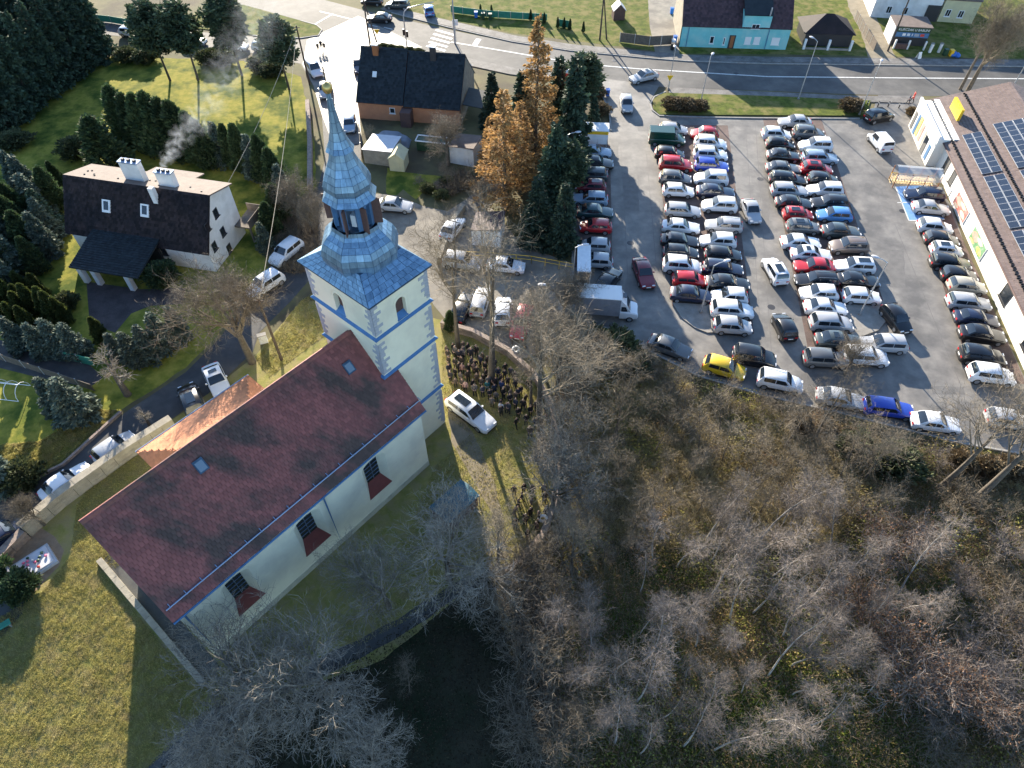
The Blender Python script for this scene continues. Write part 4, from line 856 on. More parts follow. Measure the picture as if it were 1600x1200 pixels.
def make_car_meshes(kind):
    L, Wd, Hh, hood, belt, deck, xw, xf, xr, xb = CSPEC[kind]; h = L/2; w = Wd/2; D = {}
    st = [(h,.52,.66*w,.30),(h-.05,.62,.80*w,.22),(h-.22,.70,.93*w,.19),(h-.55,hood-.07,.985*w,.19),(xw+.25,hood+.01,w,.19),(xw-.1,belt,w,.19),(0,belt+.01,w,.19),(xb+.5,deck,w,.19),(xb+.05,deck,.985*w,.19),(-h+.22,deck-.05 if kind == 'saloon' else deck-.1,.95*w,.2),(-h+.05,deck-.16,.86*w,.24),(-h,.60,.78*w,.32)]
    prof = lambda x, zt, hw, zb: [(0,zb),(hw*.86,zb),(hw*.97,zb+.1),(hw,zb+(zt-zb)*.55),(hw*.985,zt-.13),(hw*.91,zt-.03),(hw*.55,zt+.015),(0,zt+.03)]
    mb = MB(); mb.add(*loft_body(st, prof))
    wb, wt = .93*w, .76*w
    cst = [(xw,belt-.04,.86*w,belt-.02),((xw+xf)/2,belt-.04,.9*w,(belt+Hh)/2+.03),(xf,belt-.04,wb,Hh-.045),((xf+xr)/2,belt-.04,wb,Hh),(xr,belt-.04,wb,Hh-.035),((xr+xb)/2,belt-.04,.92*w,(deck+Hh)/2+.04),(xb,belt-.04,.88*w,deck-.01)]
    cprof = lambda x, zb, hw, zt: [(0,zb),(hw,zb),(hw-(hw-wt)*.75*max(.02,(zt-.09-belt))/(Hh-belt),max(zb+.01,zt-.07)),(hw-(hw-wt)*max(.05,(zt-belt))/(Hh-belt)-.04,zt-.01),(0,zt+.02)]
    mb.add(*loft_body(cst, cprof)); D['body'] = fix(mb.mesh('body', M['paint']))
    def quad(nm, q, m, off):
        a, b, c, d = map(Vector, q); n = (b-a).cross(d-a).normalized()*off; mb = MB()
        mb.add([p+n for p in (a,b,c,d)]+[a,b,c,d], [(0,1,2,3),(1,0,4,5),(2,1,5,6),(3,2,6,7),(0,3,7,4)]); return mb.mesh(nm, m)
    def shield(nm, st3, sgn):
        vs = []
        for x, y, z in st3:
            for t in (-1,-.5,0,.5,1): vs.append((x, t*y, z+.022*(1-t*t)))
        n = len(vs); d = Vector((.6*sgn,0,.8))*.03; vs2 = [tuple(Vector(q)+d) for q in vs]; mb = MB()
        top = [(i*5+j, i*5+j+1, (i+1)*5+j+1, (i+1)*5+j) for i in range(len(st3)-1) for j in range(4)]
        rim = [0,1,2,3,4]+[5*i+4 for i in range(1,len(st3))]+[n-2,n-3,n-4,n-5]+[5*i for i in range(len(st3)-2,0,-1)]; k = len(rim)
        mb.add(vs+vs2, [tuple(n+q for q in f) for f in top]+[(rim[i],rim[(i+1)%k],n+rim[(i+1)%k],n+rim[i]) for i in range(k)])
        return fix(mb.mesh(nm, M['carglass']), 50)
    D['windscreen'] = shield('windscreen', [(xw-.03,.80*w,belt+.015),((xw+xf)/2,.755*w,(belt+Hh)/2+.03),(xf+.03,.69*w,Hh-.05)], 1)
    D['rear_window'] = shield('rear_window', [(xb+.05,.78*w,deck+.03),((xr+xb)/2,.74*w,(deck+Hh)/2+.04),(xr-.03,.67*w,Hh-.045)], -1)
    z0, z1 = belt+.045, Hh-.115; y0, y1 = wb-.005, wt+.055*w; xm = (xf+xr)/2+.15; mb = MB()
    for s in (1,):
        panes = [((xw-.30, xm+.04),(xf-.05, xm+.04)), ((xm-.04, xb+.45),(xm-.04, xr+.10))]
        if kind == 'van': panes = panes[:1]
        for (b0, b1), (t0, t1) in panes:
            q = [Vector((b0,y0,z0)),Vector((b1,y0,z0)),Vector((t1,y1,z1)),Vector((t0,y1,z1))]; n = Vector((0,1,.35)).normalized()*.022
            mb.add([p+n for p in q]+q, [(3,2,1,0),(0,1,5,4),(1,2,6,5),(2,3,7,6),(3,0,4,7)])
    D['side_window'] = mb.mesh('side_window', M['carglass'])
    mb = MB(); q = mb
    for v in D['side_window'].vertices: pass
    me = D['side_window'].copy()
    for v in me.vertices: v.co.y = -v.co.y
    me.flip_normals(); D['side_window_r'] = me
    mb = MB(); n = 14; r = .325 if kind != 'off-roader' else .36; th = .11
    ring = lambda rr, y: [(rr*math.cos(2*math.pi*i/n), y, rr+0*0+rr*0+math.sin(2*math.pi*i/n)*rr) for i in range(n)]
    ring = lambda rr, y: [(rr*math.cos(2*math.pi*i/n), y, r+rr*math.sin(2*math.pi*i/n)) for i in range(n)]
    vs = ring(r,-th)+ring(r,th)+ring(r*.64,th+.004)+ring(r*.64,-th-.004)
    mb.add(vs, [(i,(i+1)%n,n+(i+1)%n,n+i) for i in range(n)]+[(n+i,n+(i+1)%n,2*n+(i+1)%n,2*n+i) for i in range(n)]+[(3*n+i,3*n+(i+1)%n,(i+1)%n,i) for i in range(n)])
    mb.mi = 1; mb.add(ring(r*.64,th+.006), [tuple(range(n))]); mb.add(ring(r*.64,-th-.006), [tuple(range(n))[::-1]]); D['wheel'] = mb.mesh('wheel', [M['tyre'], M['rim']])
    mb = MB(); mb.box((0,0,0),(.10,.34,.13)); D['headlight'] = mb.mesh('headlight', M['lamp']); mb = MB(); mb.box((0,0,0),(.08,.30,.16)); D['tail_light'] = mb.mesh('tail_light', M['tail'])
    mb = MB(); mb.box((0,0,0),(.14,.16,.12)); D['mirror'] = mb.mesh('mirror', M['paint'])
    mb = MB(); mb.obox((xr+.35,-.42*w,Hh+.012), (xf-xr-.75,0,0), (0,.84*w,0), (0,0,.022)); D['sunroof'] = mb.mesh('sunroof', M['carglass'])
    mb = MB()
    for s in (-1,1): mb.tube([(xr+.15,s*.66*w,Hh+.0),(xr+.25,s*.66*w,Hh+.06),(xf-.25,s*.66*w,Hh+.06),(xf-.12,s*.66*w,Hh)],.025,n=5)
    D['roof_rack'] = mb.mesh('roof_rack', M['steel'])
    for nm_, x_ in (('plate_front',h+.005),('plate_rear',-h-.005)): mb = MB(); mb.box((x_,0,.50 if x_ > 0 else .68),(.02,.5,.12)); D[nm_] = mb.mesh('number_plate', M['frame_white'])
    mb = MB(); zt_ = .36 if kind != 'off-roader' else .46
    for s in (-1,1): mb.box((0,s*(w-.012),(zt_+.2)/2+.02),(L-1.5 if kind != 'off-roader' else L-1.2,.05,zt_-.18))
    mb.box((h-.06,0,.34),(.16,1.25*w,.14)); mb.box((-h+.06,0,.38),(.16,1.35*w,.16)); D['trim'] = mb.mesh('lower_trim', M['black'])
    D['place'] = [('wheel',(h-.82,w-.10,0)),('wheel',(h-.82,-w+.10,0)),('wheel',(-h+.80,w-.10,0)),('wheel',(-h+.80,-w+.10,0)),('headlight',(h-.10,.60*w,.64)),('headlight',(h-.10,-.60*w,.64)),
                  ('tail_light',(-h+.045,.64*w,.80)),('tail_light',(-h+.045,-.64*w,.80)),('mirror',(xw-.42,w+.05,belt+.06)),('mirror',(xw-.42,-w-.05,belt+.06))]
    return D
CARM = {k: make_car_meshes(k) for k in CSPEC}
PC = {'white': (.70,.71,.73), 'silver': (.36,.37,.39), 'grey': (.10,.105,.11), 'black': (.008,.008,.010), 'navy': (.010,.016,.045), 'red': (.42,.012,.018), 'maroon': (.16,.012,.022), 'blue': (.015,.05,.38), 'sky blue': (.07,.22,.50),
      'dark green': (.008,.05,.032), 'teal': (.015,.055,.06), 'brown': (.16,.125,.105), 'beige': (.34,.32,.27), 'yellow': (.70,.46,.015), 'pink-red': (.42,.05,.08), 'slate': (.045,.06,.065), 'ice blue': (.25,.33,.42)}
def car(kind, colour, u, v, rz, label, group=None, extra=(), z=.03, zc=.72, name=None):
    p = G(u, v, zc); D = CARM[kind]; nm = name or ('van' if kind == 'van' else 'car')
    t = thing(nm, label, nm, (p.x, p.y, z), R(rz), group); c = (*PC[colour], 1)
    for part in ('body','windscreen','rear_window','side_window','side_window_r'):
        o = inst('side_window' if part == 'side_window_r' else part, D[part], t)
        if part == 'body': o.color = c
    for part, loc in D['place']: inst(part, D[part], t, loc).color = c
    for e in extra: inst(e, D[e], t).color = c
    for nm_ in ('plate_front','plate_rear'): inst('number_plate', D[nm_], t)
    inst('lower_trim', D['trim'], t); t.scale = (rnd.uniform(.95,1.05), rnd.uniform(.97,1.03), rnd.uniform(.95,1.06))
    return t
ORD = 'first second third fourth fifth sixth seventh eighth ninth tenth eleventh twelfth thirteenth fourteenth fifteenth'.split()
def row(cars, phrase, group, ang):
    for i, (u, v, colour, kind, face, *ex) in enumerate(cars):
        a = ang+(0 if face == 'r' else 180)+rnd.uniform(-1.5,1.5)
        car(kind, colour, u, v, a, f'{colour} {kind} {ORD[i]} from the street in the {phrase}', group, ex)
H_, SA, E_, O_, CI = 'hatchback','saloon','estate','off-roader','city car'
row([(929,236,'ice blue',SA,'r'),(931,254,'black',E_,'r'),(922,271,'slate',E_,'l'),(923,290,'maroon',H_,'l','sunroof'),(922,310,'ice blue',E_,'l'),(930,330,'teal',SA,'r'),(931,353,'red',CI,'l'),(929,384,'silver',CI,'l'),(931,407,'silver',H_,'l')], 'row beside the spruces', 'cars in the row beside the spruces', -5)
row([(1052,201,'silver',H_,'r'),(1046,240,'black',H_,'r'),(1056,257,'red',O_,'r'),(1055,278,'grey',H_,'r'),(1060,297,'white',H_,'r'),(1067,328,'silver',E_,'r'),(1064,353,'white',SA,'r'),(1062,375,'black',SA,'r'),(1064,394,'black',H_,'r'),(1066,415,'white',O_,'r'),(1077,436,'red',CI,'r'),(1080,460,'navy',SA,'r')], 'west half of the middle double row', 'cars in the west half of the middle double row', -6)
row([(1101,208,'red',H_,'l'),(1110,224,'white',O_,'r'),(1110,241,'white',O_,'r','roof_rack'),(1112,258,'blue',E_,'r'),(1111,279,'white',O_,'l'),(1118,299,'navy',SA,'r'),(1124,321,'white',O_,'l'),(1131,351,'silver',E_,'l','roof_rack'),(1122,376,'white',H_,'l'),(1130,397,'black',H_,'r'),(1130,419,'navy',E_,'r'),(1137,442,'black',SA,'r'),(1140,463,'white',H_,'l'),(1144,484,'white',O_,'r'),(1145,509,'silver',H_,'r')], 'east half of the middle double row', 'cars in the east half of the middle double row', -6)
row([(1213,209,'white',H_,'r'),(1219,225,'black',H_,'r'),(1224,243,'black',SA,'r'),(1224,262,'grey',SA,'r'),(1231,279,'black',E_,'r'),(1233,297,'silver',E_,'r'),(1240,316,'black',SA,'r'),(1247,334,'red',CI,'r','sunroof'),(1255,354,'grey',H_,'r','sunroof'),(1251,378,'white',SA,'r'),(1267,396,'white',SA,'r','sunroof'),(1272,415,'red',SA,'l'),(1276,437,'black',E_,'l','roof_rack'),(1280,457,'white',H_,'l'),(1290,480,'white',SA,'r')], 'west half of the third double row', 'cars in the west half of the third double row', -4)
row([(1242,190,'silver',SA,'l'),(1264,208,'grey',O_,'r'),(1274,227,'white',O_,'l'),(1281,246,'ice blue',E_,'r'),(1276,263,'red',H_,'r','sunroof'),(1286,279,'black',H_,'r'),(1289,296,'white',E_,'l'),(1296,316,'black',E_,'l'),(1304,335,'sky blue',H_,'l'),(1314,361,'slate',SA,'r'),(1326,385,'brown',O_,'l','roof_rack'),(1335,415,'white',E_,'l','sunroof'),(1341,437,'black',SA,'r'),(1346,462,'white',H_,'r')], 'east half of the third double row', 'cars in the east half of the third double row', -4)
row([(1445,303,'navy',E_,'l'),(1455,324,'silver',SA,'r'),(1461,354,'white',H_,'r'),(1471,374,'black',H_,'r'),(1479,390,'white',CI,'r','sunroof'),(1485,410,'black',E_,'r'),(1499,429,'black',H_,'r'),(1511,447,'beige',H_,'r'),(1514,472,'silver',E_,'r'),(1526,497,'navy',SA,'r'),(1535,522,'black',SA,'r'),(1535,556,'black',O_,'r'),(1549,586,'white',O_,'r')], 'row along the supermarket wall', 'cars in the row along the supermarket wall', -9)
for kind, colour, u, v, rz, lab, *ex in (
    (O_,'silver',1299,505,-4,'silver off-roader behind the bare twigs below the third double row'),(SA,'slate',1311,532,-4,'grey-green saloon with a glass roof half hidden by twigs','sunroof'),(E_,'grey',1292,560,-4,'dark grey estate almost hidden under the bare treetop'),
    (H_,'black',1401,497,-78,'black hatchback hugging the kerb island beside the lamp post'),(E_,'silver',1379,537,176,'silver estate parked across the end of the third double row'),(O_,'white',1352,557,-5,'white off-roader just below the silver estate'),
    (O_,'white',1211,422,97,'white off-roader driving up the aisle away from the wood','sunroof'),(H_,'black',1226,509,94,'black hatchback with red lights driving up the middle aisle'),(SA,'silver',1174,329,-88,'silver saloon rolling down the aisle between the double rows'),
    (SA,'maroon',1006,425,-83,'dark red saloon driving down the aisle beside the box truck'),(SA,'black',950,437,58,'black car parked aslant behind the box truck'),(SA,'grey',1047,541,-28,'dark grey saloon poking out of the wood edge bushes'),
    (H_,'yellow',1132,574,-22,'yellow car with black trim at the wood edge'),(O_,'black',1179,557,-14,'black off-roader next to the yellow car'),(O_,'white',1219,596,-16,'white off-roader with roof rack at the wood edge','roof_rack'),(SA,'silver',1314,622,-14,'silver saloon behind bare branches at the wood edge'),
    (E_,'blue',1389,637,-9,'bright blue estate at the wood edge'),(SA,'white',1462,659,-9,'white saloon behind the tall bare tree at the wood edge'),(H_,'silver',1575,655,-12,'silver hatchback behind the leaning tree at the right edge'),
    (O_,'black',1374,181,20,'black off-roader turning by the verge near the supermarket'),(SA,'silver',1006,119,205,'silver saloon turning off the road into the car park','sunroof'),(H_,'silver',979,162,-91,'silver hatchback leaving the car park entrance'),
    (SA,'silver',617,320,-8,'silver saloon parked on the courtyard behind the tower'),(SA,'white',707,356,68,'white saloon parked beside the low courtyard wall'),(O_,'silver',722,409,-12,'pale off-roader below the yellow railing'),(SA,'white',790,414,-8,'white saloon right of the thick trunk below the railing'),
    (H_,'white',786,485,88,'white hatchback seen from behind near the crowd'),(O_,'pink-red',816,504,-105,'pinkish red off-roader near the churchyard wall'),(SA,'black',722,480,75,'black saloon behind the trunk beside the tower'),(E_,'silver',751,470,80,'silver estate half hidden by trunks beside the tower'),
    (O_,'white',447,394,-120,'white off-roader further up the lane left of the tower'),(O_,'white',414,444,-128,'white off-roader lower down the lane beside the telegraph pole'),(SA,'white',338,593,-58,'white saloon with dark roof glass behind the annex','sunroof'),(O_,'black',299,624,122,'black off-roader beside the orange annex roof','sunroof'),
    (H_,'silver',179,699,51.6,'silver hatchback squeezed against the lane wall'),(SA,'white',103,753,51.6,'white saloon mostly hidden behind the lane wall'),(H_,'navy',5,836,50,'blue hatchback behind the rubble wall'),
    (SA,'silver',508,139,-82,'pale saloon behind the gilded spire ball'),(SA,'navy',561,101,-80,'dark blue car at the corner of the orange house'),(H_,'ice blue',546,192,-82,'pale blue hatchback parked beside the spire'),
    (SA,'black',592,27,176,'black saloon driving on the main road'),(O_,'slate',621,7,172,'grey-green off-roader on the far side of the junction'),(H_,'black',581,1,172,'black hatchback at the very top edge'),(H_,'sky blue',670,15,100,'light blue hatchback parked beside the far pavement'),
    (H_,'red',235,58,-12,'red hatchback behind the pines on the side street'),(H_,'white',205,50,-12,'white hatchback glimpsed left of the pines on the side street'),(SA,'silver',300,62,-10,'silver saloon behind the second pine on the side street'),(SA,'white',365,70,-8,'white saloon behind the third pine on the side street'),(H_,'white',412,72,-8,'white hatchback right of the third pine')):
    car(kind, colour, u, v, rz, lab, None, ex)
car('van','white',1375,221,96,'white panel van parked between the third double row and the supermarket'); car('van','white',490,107,-62,'white van at the junction behind the spire')
# white hearse by the tower: long estate
hs = car('estate','white',735,643,-42,'white hearse with dark glass roof beside the tower', None, ('sunroof',)); hs.scale = (1.18,1.04,1.06)
# dark green high-roofed van
t = car('van','dark green',1042,217,-5,'dark green high-sided van at the head of the middle double row'); t.scale = (1.1,1.05,1.05)
mb = MB(); mb.box((-.75,0,1.5),(3.1,1.86,.9)); mb.box((-.75,0,1.98),(3.0,1.7,.1)); mb.build('load_box', M['paint'], t).color = (*PC['dark green'],1)
# box truck
def box_truck():
    p = G(948,476,1.4); t = thing('box_truck', 'white box truck with grey side parked at the corner of the car park', 'truck', (p.x,p.y,.03), R(-6))
    mb = MB(); mb.box((-1.0,0,1.95),(4.7,2.15,2.3)); mb.build('load_box', M['tarp_grey'], t); mb = MB(); mb.box((-1.0,0,3.13),(4.74,2.2,.07))
    for k in range(3): mb.box((-2.6+k*1.6,0,3.17),(.05,2.18,.03))
    mb.build('box_roof', M['frame_white'], t)
    st = [(3.35,.75,.8,.4),(3.25,1.1,.92,.35),(2.9,1.25,.98,.35),(2.3,1.35,1.0,.35),(1.4,1.4,1.0,.35)]
    prof = lambda x, zt, hw, zb: [(0,zb),(hw*.9,zb),(hw,zb+.2),(hw,zt-.1),(hw*.9,zt),(0,zt+.05)]
    mb = MB(); mb.add(*loft_body(st, prof)); mb.add(*loft_body([(2.45,1.42,.93,1.2),(2.0,2.25,.88,1.2),(1.45,2.9,.9,1.2),(1.38,3.0,.9,1.2)], prof)); o = inst('cab', fix(mb.mesh('cab', M['paint'])), t); o.color = (*PC['white'],1)
    mb = MB(); a = [Vector((2.47,-.8,1.45)),Vector((2.47,.8,1.45)),Vector((2.04,.74,2.22)),Vector((2.04,-.74,2.22))]; n = Vector((.8,0,.5))*.03; mb.add([q+n for q in a], [(0,1,2,3)]); mb.build('windscreen', M['carglass'], t)
    for s in (-1,1):
        a = [Vector((2.2,s*.97,1.45)),Vector((1.5,s*.97,1.45)),Vector((1.5,s*.945,2.05)),Vector((1.95,s*.945,2.05))]; mb = MB(); mb.add(a, [(0,1,2,3) if s < 0 else (3,2,1,0)]); mb.build('side_window', M['carglass'], t)
        inst('headlight', CARM['van']['headlight'], t, (3.3,s*.6,.8))
        for x in (2.5,-2.2): inst('wheel', CARM['off-roader']['wheel'], t, (x,s*.9,0))
    mb = MB(); mb.box((-.8,0,.65),(4.4,1.6,.2)); mb.build('chassis', M['black'], t)
    mb = MB(); mb.box((1.75,0,2.86),(.4,.7,.04)); mb.build('roof_hatch', M['carglass'], t)
box_truck()
# tarpaulin-covered car in the yard
p = G(611,216,.8); t = thing('covered_car', 'car under a rumpled grey tarpaulin beside the lean-to', 'car', (p.x,p.y,.01), R(-4)); mb = MB(); vs = []; nx, ny = 18, 9
for i in range(nx+1):
    for j in range(ny+1):
        x = -2.6+5.2*i/nx; y = -1.05+2.1*j/ny; e = max(0,1-abs(y/1.05)**5)*max(0,1-abs(x/2.6)**6); zz = (.85+.55*max(0,1-((x+.2)/1.7)**4 if abs(x+.2) < 1.7 else 0))*min(1,e*1.6); vs.append((x,y,.05+zz+.05*math.sin(x*3+y*5)*e))
mb.add(vs, [(i*(ny+1)+j,(i+1)*(ny+1)+j,(i+1)*(ny+1)+j+1,i*(ny+1)+j+1) for i in range(nx) for j in range(ny)]); mb.build('tarpaulin', M['tarp_grey'], t, True)

# ------------------------------------------------------------------ lamps, poles, signs, fences
def lamp(label, base, h, rz, arm=1.0):
    t = thing('street_lamp', label, 'street lamp', G(*base), R(rz), None); mb = MB(); mb.tube([(0,0,0),(0,0,h)], .085, .05, 8); mb.build('post', M['steel'], t)
    mb = MB(); mb.box((0,0,.15),(.3,.3,.3)); mb.build('base', M['concrete'], t); mb = MB(); mb.tube([(0,0,h-.05),(arm*.5,0,h+.15),(arm,0,h+.2)], .045, n=6); a = mb.build('arm', M['steel'], t)
    mb = MB(); mb.lathe([(.06,-.08),(.2,-.04),(.24,.04),(.1,.12)], 10, (0,0,0)); o = mb.build('lamp_head', M['sheetwhite'], t); o.location = (arm+.25,0,h+.2); o.scale = (1.7,.9,1)
for lab, b, hh, rz, ar in (('lamp post on the kerb island of the third double row',(1342,493),7.3,150,1.0),('lamp post on the kerb island of the middle double row',(1094,489),6.6,20,1.2),('lamp post on the sunny end of the verge',(1093,168),7.4,60,.5),('lamp post in the middle of the verge',(1247,156),8.6,130,.8),('lamp post at the bush by the supermarket end of the verge',(1342,180),7.4,60,.8),('lamp post beside the yellow-banded trolley shed',(882,290),7.2,10,1.0),('lamp post beside the narrow flat-roofed shed',(893,456),6.2,10,.8),('lamp post behind the supermarket roof',(1583,135),7.5,90,.6),('thin post between the lower courtyard and the bushes',(850,520),6.5,180,.2),('lamp post at the give-way sign',(1044,140),6.0,90,.5)): lamp(lab, b, hh, rz, ar)
def pole(label, base, h, twin=False, m='polewood', name='telegraph_pole'):
    t = thing(name, label, 'pole', G(*base)); mb = MB(); mb.tube([(0,0,0),(0,0,h)], .16, .10, 8); mb.build('post', M[m], t)
    if twin: mb = MB(); mb.tube([(1.2,.4,0),(.05,0,h*.92)], .13, .09, 8); mb.build('brace', M[m], t)
    mb = MB(); mb.box((0,0,h-.3),(.9,.1,.1)); mb.build('crossarm', M[m], t)
pole('wooden telegraph pole on the yellow grass left of the tower',(440,562),8.4); pole('dark wooden pole by the white van at the junction',(484,132),8.8); pole('tarred double pole on the north lawn',(937,63),7.5,True); pole('dark leaning pole in front of the kiosk',(1387,80),9.0); pole('slim white pole at the crossing',(711,68),9.0,False,'steel'); pole('twin brace pole on the junction apron',(579,74),8.0,True)
# traffic light on a curved mast
t = thing('traffic_light', 'curved mast traffic light at the crossing', 'traffic light', G(636,75)); mb = MB(); mb.tube([(0,0,0),(0,0,5),(.2,.1,5.7),(.8,.2,6.2),(2.8,.5,6.6),(5.0,.8,6.9)], .1, .06, 8); mb.build('mast', M['steel'], t)
for x, z in ((-.25,2.6),(.3,2.3)): mb = MB(); mb.box((x,-.1,z),(.3,.3,.95)); mb.build('signal_head', M['black'], t)
def signpost(label, base, h, shape, m):
    t = thing('road_sign', label, 'sign', G(*base)); mb = MB(); mb.tube([(0,0,0),(0,0,h)], .04, n=6); mb.build('post', M['steel'], t); mb = MB()
    if shape == 'tri': mb.extr([(-.5,-.05,h+.1),(0,-.05,h-.75),(.5,-.05,h+.1)], (0,.03,0))
    else: mb.box((0,-.05,h),(shape[0],.04,shape[1]))
    mb.build('plate', M[m], t)
signpost('yellow give-way triangle beside the verge bush',(1043,143),2.4,'tri','yellow'); signpost('yellow give-way triangle by the orange house',(592,72),2.6,'tri','yellow'); signpost('dark rectangular sign at the car park entrance',(932,131),2.2,(1.0,.35),'ledge'); signpost('white crossing sign above the zebra stripes',(713,66),3.2,(.9,.9),'frame_white')
# tall price pylon among the spruces
t = thing('advertising_pylon', 'slim white advertising pylon with red head among the spruces', 'pylon', G(883,232), R(60)); mb = MB(); mb.box((0,0,4.2),(.55,.35,8.4)); mb.build('mast', M['frame_white'], t); mb = MB(); mb.box((0,0,9.6),(1.6,.4,2.4)); mb.build('sign_box', M['red'], t); mb = MB(); mb.box((0,0,10.9),(1.62,.42,.2)); mb.build('sign_cap', M['frame_white'], t)
# yellow railing
def railing(label, pts, h, m, every=1.6, bars=2, name='railing'):
    o = G(*pts[0]); t = thing(name, label, 'railing' if name == 'railing' else 'fence', o); P = [G(*p)-o for p in pts]
    for a, b in zip(P[:-1], P[1:]):
        n = max(1,int((b-a).length/every))
        for k in range(n+1): q = a.lerp(b,k/n); mb = MB(); mb.tube([q,q+Z*h],.035,n=5); mb.build('post', M[m], t)
        for k in range(bars): mb = MB(); mb.tube([a+Z*h*(1-k*.45),b+Z*h*(1-k*.45)],.035,n=5); mb.build('rail', M[m], t)
    return t
railing('yellow railing above the lower courtyard',[(700,404),(760,406),(830,412),(895,424)],1.1,'yellow')
def panel_fence(label, pts, h, m, w=2.2, post='steel'):
    o = G(*pts[0]); t = thing('fence', label, 'fence', o); P = [G(*p)-o for p in pts]
    for a, b in zip(P[:-1], P[1:]):
        L = (b-a).length; n = max(1,round(L/w)); d = (b-a).normalized(); nn = Vector((-d.y,d.x,0))*.03
        for k in range(n):
            p0 = a+d*(L*k/n+.06); mb = MB(); mb.obox(p0+Z*.08-nn, d*(L/n-.12), nn*2, Z*(h-.1)); mb.build('panel', M[m], t); mb = MB(); mb.box(a+d*(L*k/n)+Z*(h/2+.03),(.09,.09,h+.06)); mb.build('post', M[post], t)
panel_fence('dark board fence and gate across the house drive',[(968,66),(1014,72),(1050,70)],1.6,'timber'); panel_fence('green mesh fence on the north lawn',[(705,20),(760,27),(855,33)],1.2,'green_fence'); panel_fence('short green mesh fence below the cypresses',[(873,42),(893,45)],1.3,'green_fence'); panel_fence('dark green fence above the side street',[(100,28),(175,36),(215,43)],1.2,'green_fence'); panel_fence('low dark fence along the garden lane',[(-20,555),(40,575),(100,595),(150,612)],1.1,'timber'); panel_fence('blue-green screen fence among the garden firs',[(105,562),(150,573)],1.3,'green_fence')
panel_fence('timber trellis fence beside the dirt track',[(1335,30),(1352,60),(1365,80)],1.5,'timber'); panel_fence('pale fence beside the orange house lane',[(562,205),(566,250)],1.1,'timber')
strip('kerb', [(190,645),(100,727),(0,776)], .25, 0, .3, 'rubble')
# white posts and bins
for i, (u, v) in enumerate(((1452,82),(1466,82))):
    t = thing('gate_post', ['left white gate post east of the kiosk','right white gate post east of the kiosk'][i], 'post', G(u,v)); mb = MB(); mb.box((0,0,.7),(.35,.35,1.4)); mb.build('shaft', M['frame_white'], t); mb = MB(); mb.box((0,0,1.45),(.45,.45,.1)); mb.build('cap', M['concrete'], t)
def wheelie(label, base, m, rz=0, group=None):
    t = thing('bin', label, 'bin', G(*base), R(rz), group); mb = MB(); mb.box((0,0,.55),(.5,.55,.9),taper=1.15); mb.build('body', M[m], t); mb = MB(); mb.box((0,0,1.04),(.62,.68,.09)); mb.build('lid', M[m], t)
    for x in (-.22,.22): mb = MB(); mb.box((x,.25,.1),(.06,.2,.2)); mb.build('wheel', M['tyre'], t)
for lab, b, m_ in (('blue bin leftmost of the bins across the road',(744,28),'bluebin'),('green bin left of the pair across the road',(755,30),'greenbin'),('green bin right of the pair across the road',(766,31),'greenbin'),('white-lidded bin beside the turquoise house',(1051,72),'clear'),('blue bin beside the turquoise house',(1054,66),'bluebin'),('black bin beside the turquoise house',(1050,78),'black'),('blue barrel by the turquoise house drive',(1049,22),'bluebin'),('yellow bin among the bins by the roadside tree',(1484,88),'yellow'),('dark bin among the bins by the roadside tree',(1475,87),'greenbin'),('blue litter bin at the car park entrance',(949,150),'bluebin')): wheelie(lab, b, m_)
t = thing('sack_heap', 'bright blue plastic sacks by the roadside tree', 'sacks', G(1494,88)); 
for k in range(5): mb = MB(); x, y = rnd.uniform(-.8,.8), rnd.uniform(-.4,.4); mb.lathe([(.25,0),(.42,.2),(.38,.45),(.15,.62),(.08,.7)], 9, (x,y,0)); mb.build('sack', M['bluebin'], t, True)
mb = MB(); t = thing('a_board', 'white folding board on the verge below the kiosk', 'board', G(1434,92), R(20))
for s in (-1,1): mb = MB(); mb.add([(-.35,s*.35,0),(.35,s*.35,0),(.3,s*.03,1.1),(-.3,s*.03,1.1),(-.35,s*.32,0),(.35,s*.32,0),(.3,s*.01,1.08),(-.3,s*.01,1.08)], [(0,1,2,3),(7,6,5,4),(0,4,5,1),(1,5,6,2),(2,6,7,3),(3,7,4,0)]); mb.build('leaf_panel', M['frame_white'], t)
for i, (u, v) in enumerate(((1354,166),(1371,167),(1387,167),(1404,169))):
    t = thing('bollard', f'{ORD[i]} short dark bollard counted from the verge towards the supermarket', 'bollard', G(u,v), 0, 'bollards by the supermarket'); mb = MB(); mb.lathe([(.09,0),(.09,.8),(.05,.9)], 8); mb.build('post', M['frame_dark'], t); mb = MB(); mb.lathe([(.1,.6),(.1,.7)], 8); mb.build('band', M['frame_white'], t)
# overhead wires
def wire(label, a, b, sag=.8, r=.03):
    pts = [a.lerp(b, k/14)-Z*sag*4*(k/14)*(1-k/14) for k in range(15)]; mb = MB(); mb.tube([p-a for p in pts], r, n=4); o = mb.build('overhead_wire', M['stone']); o.location = a; tag(o, label, 'wire')
A1 = G(440,562)+Z*8.1; A2 = G(484,132)+Z*8.5
wire('overhead wire between the two wooden poles left of the spire', A1, A2, 1.2); wire('overhead wire running from the far pole down to the house gable', A2, F.w((-.3,7,6.6)), .8); 

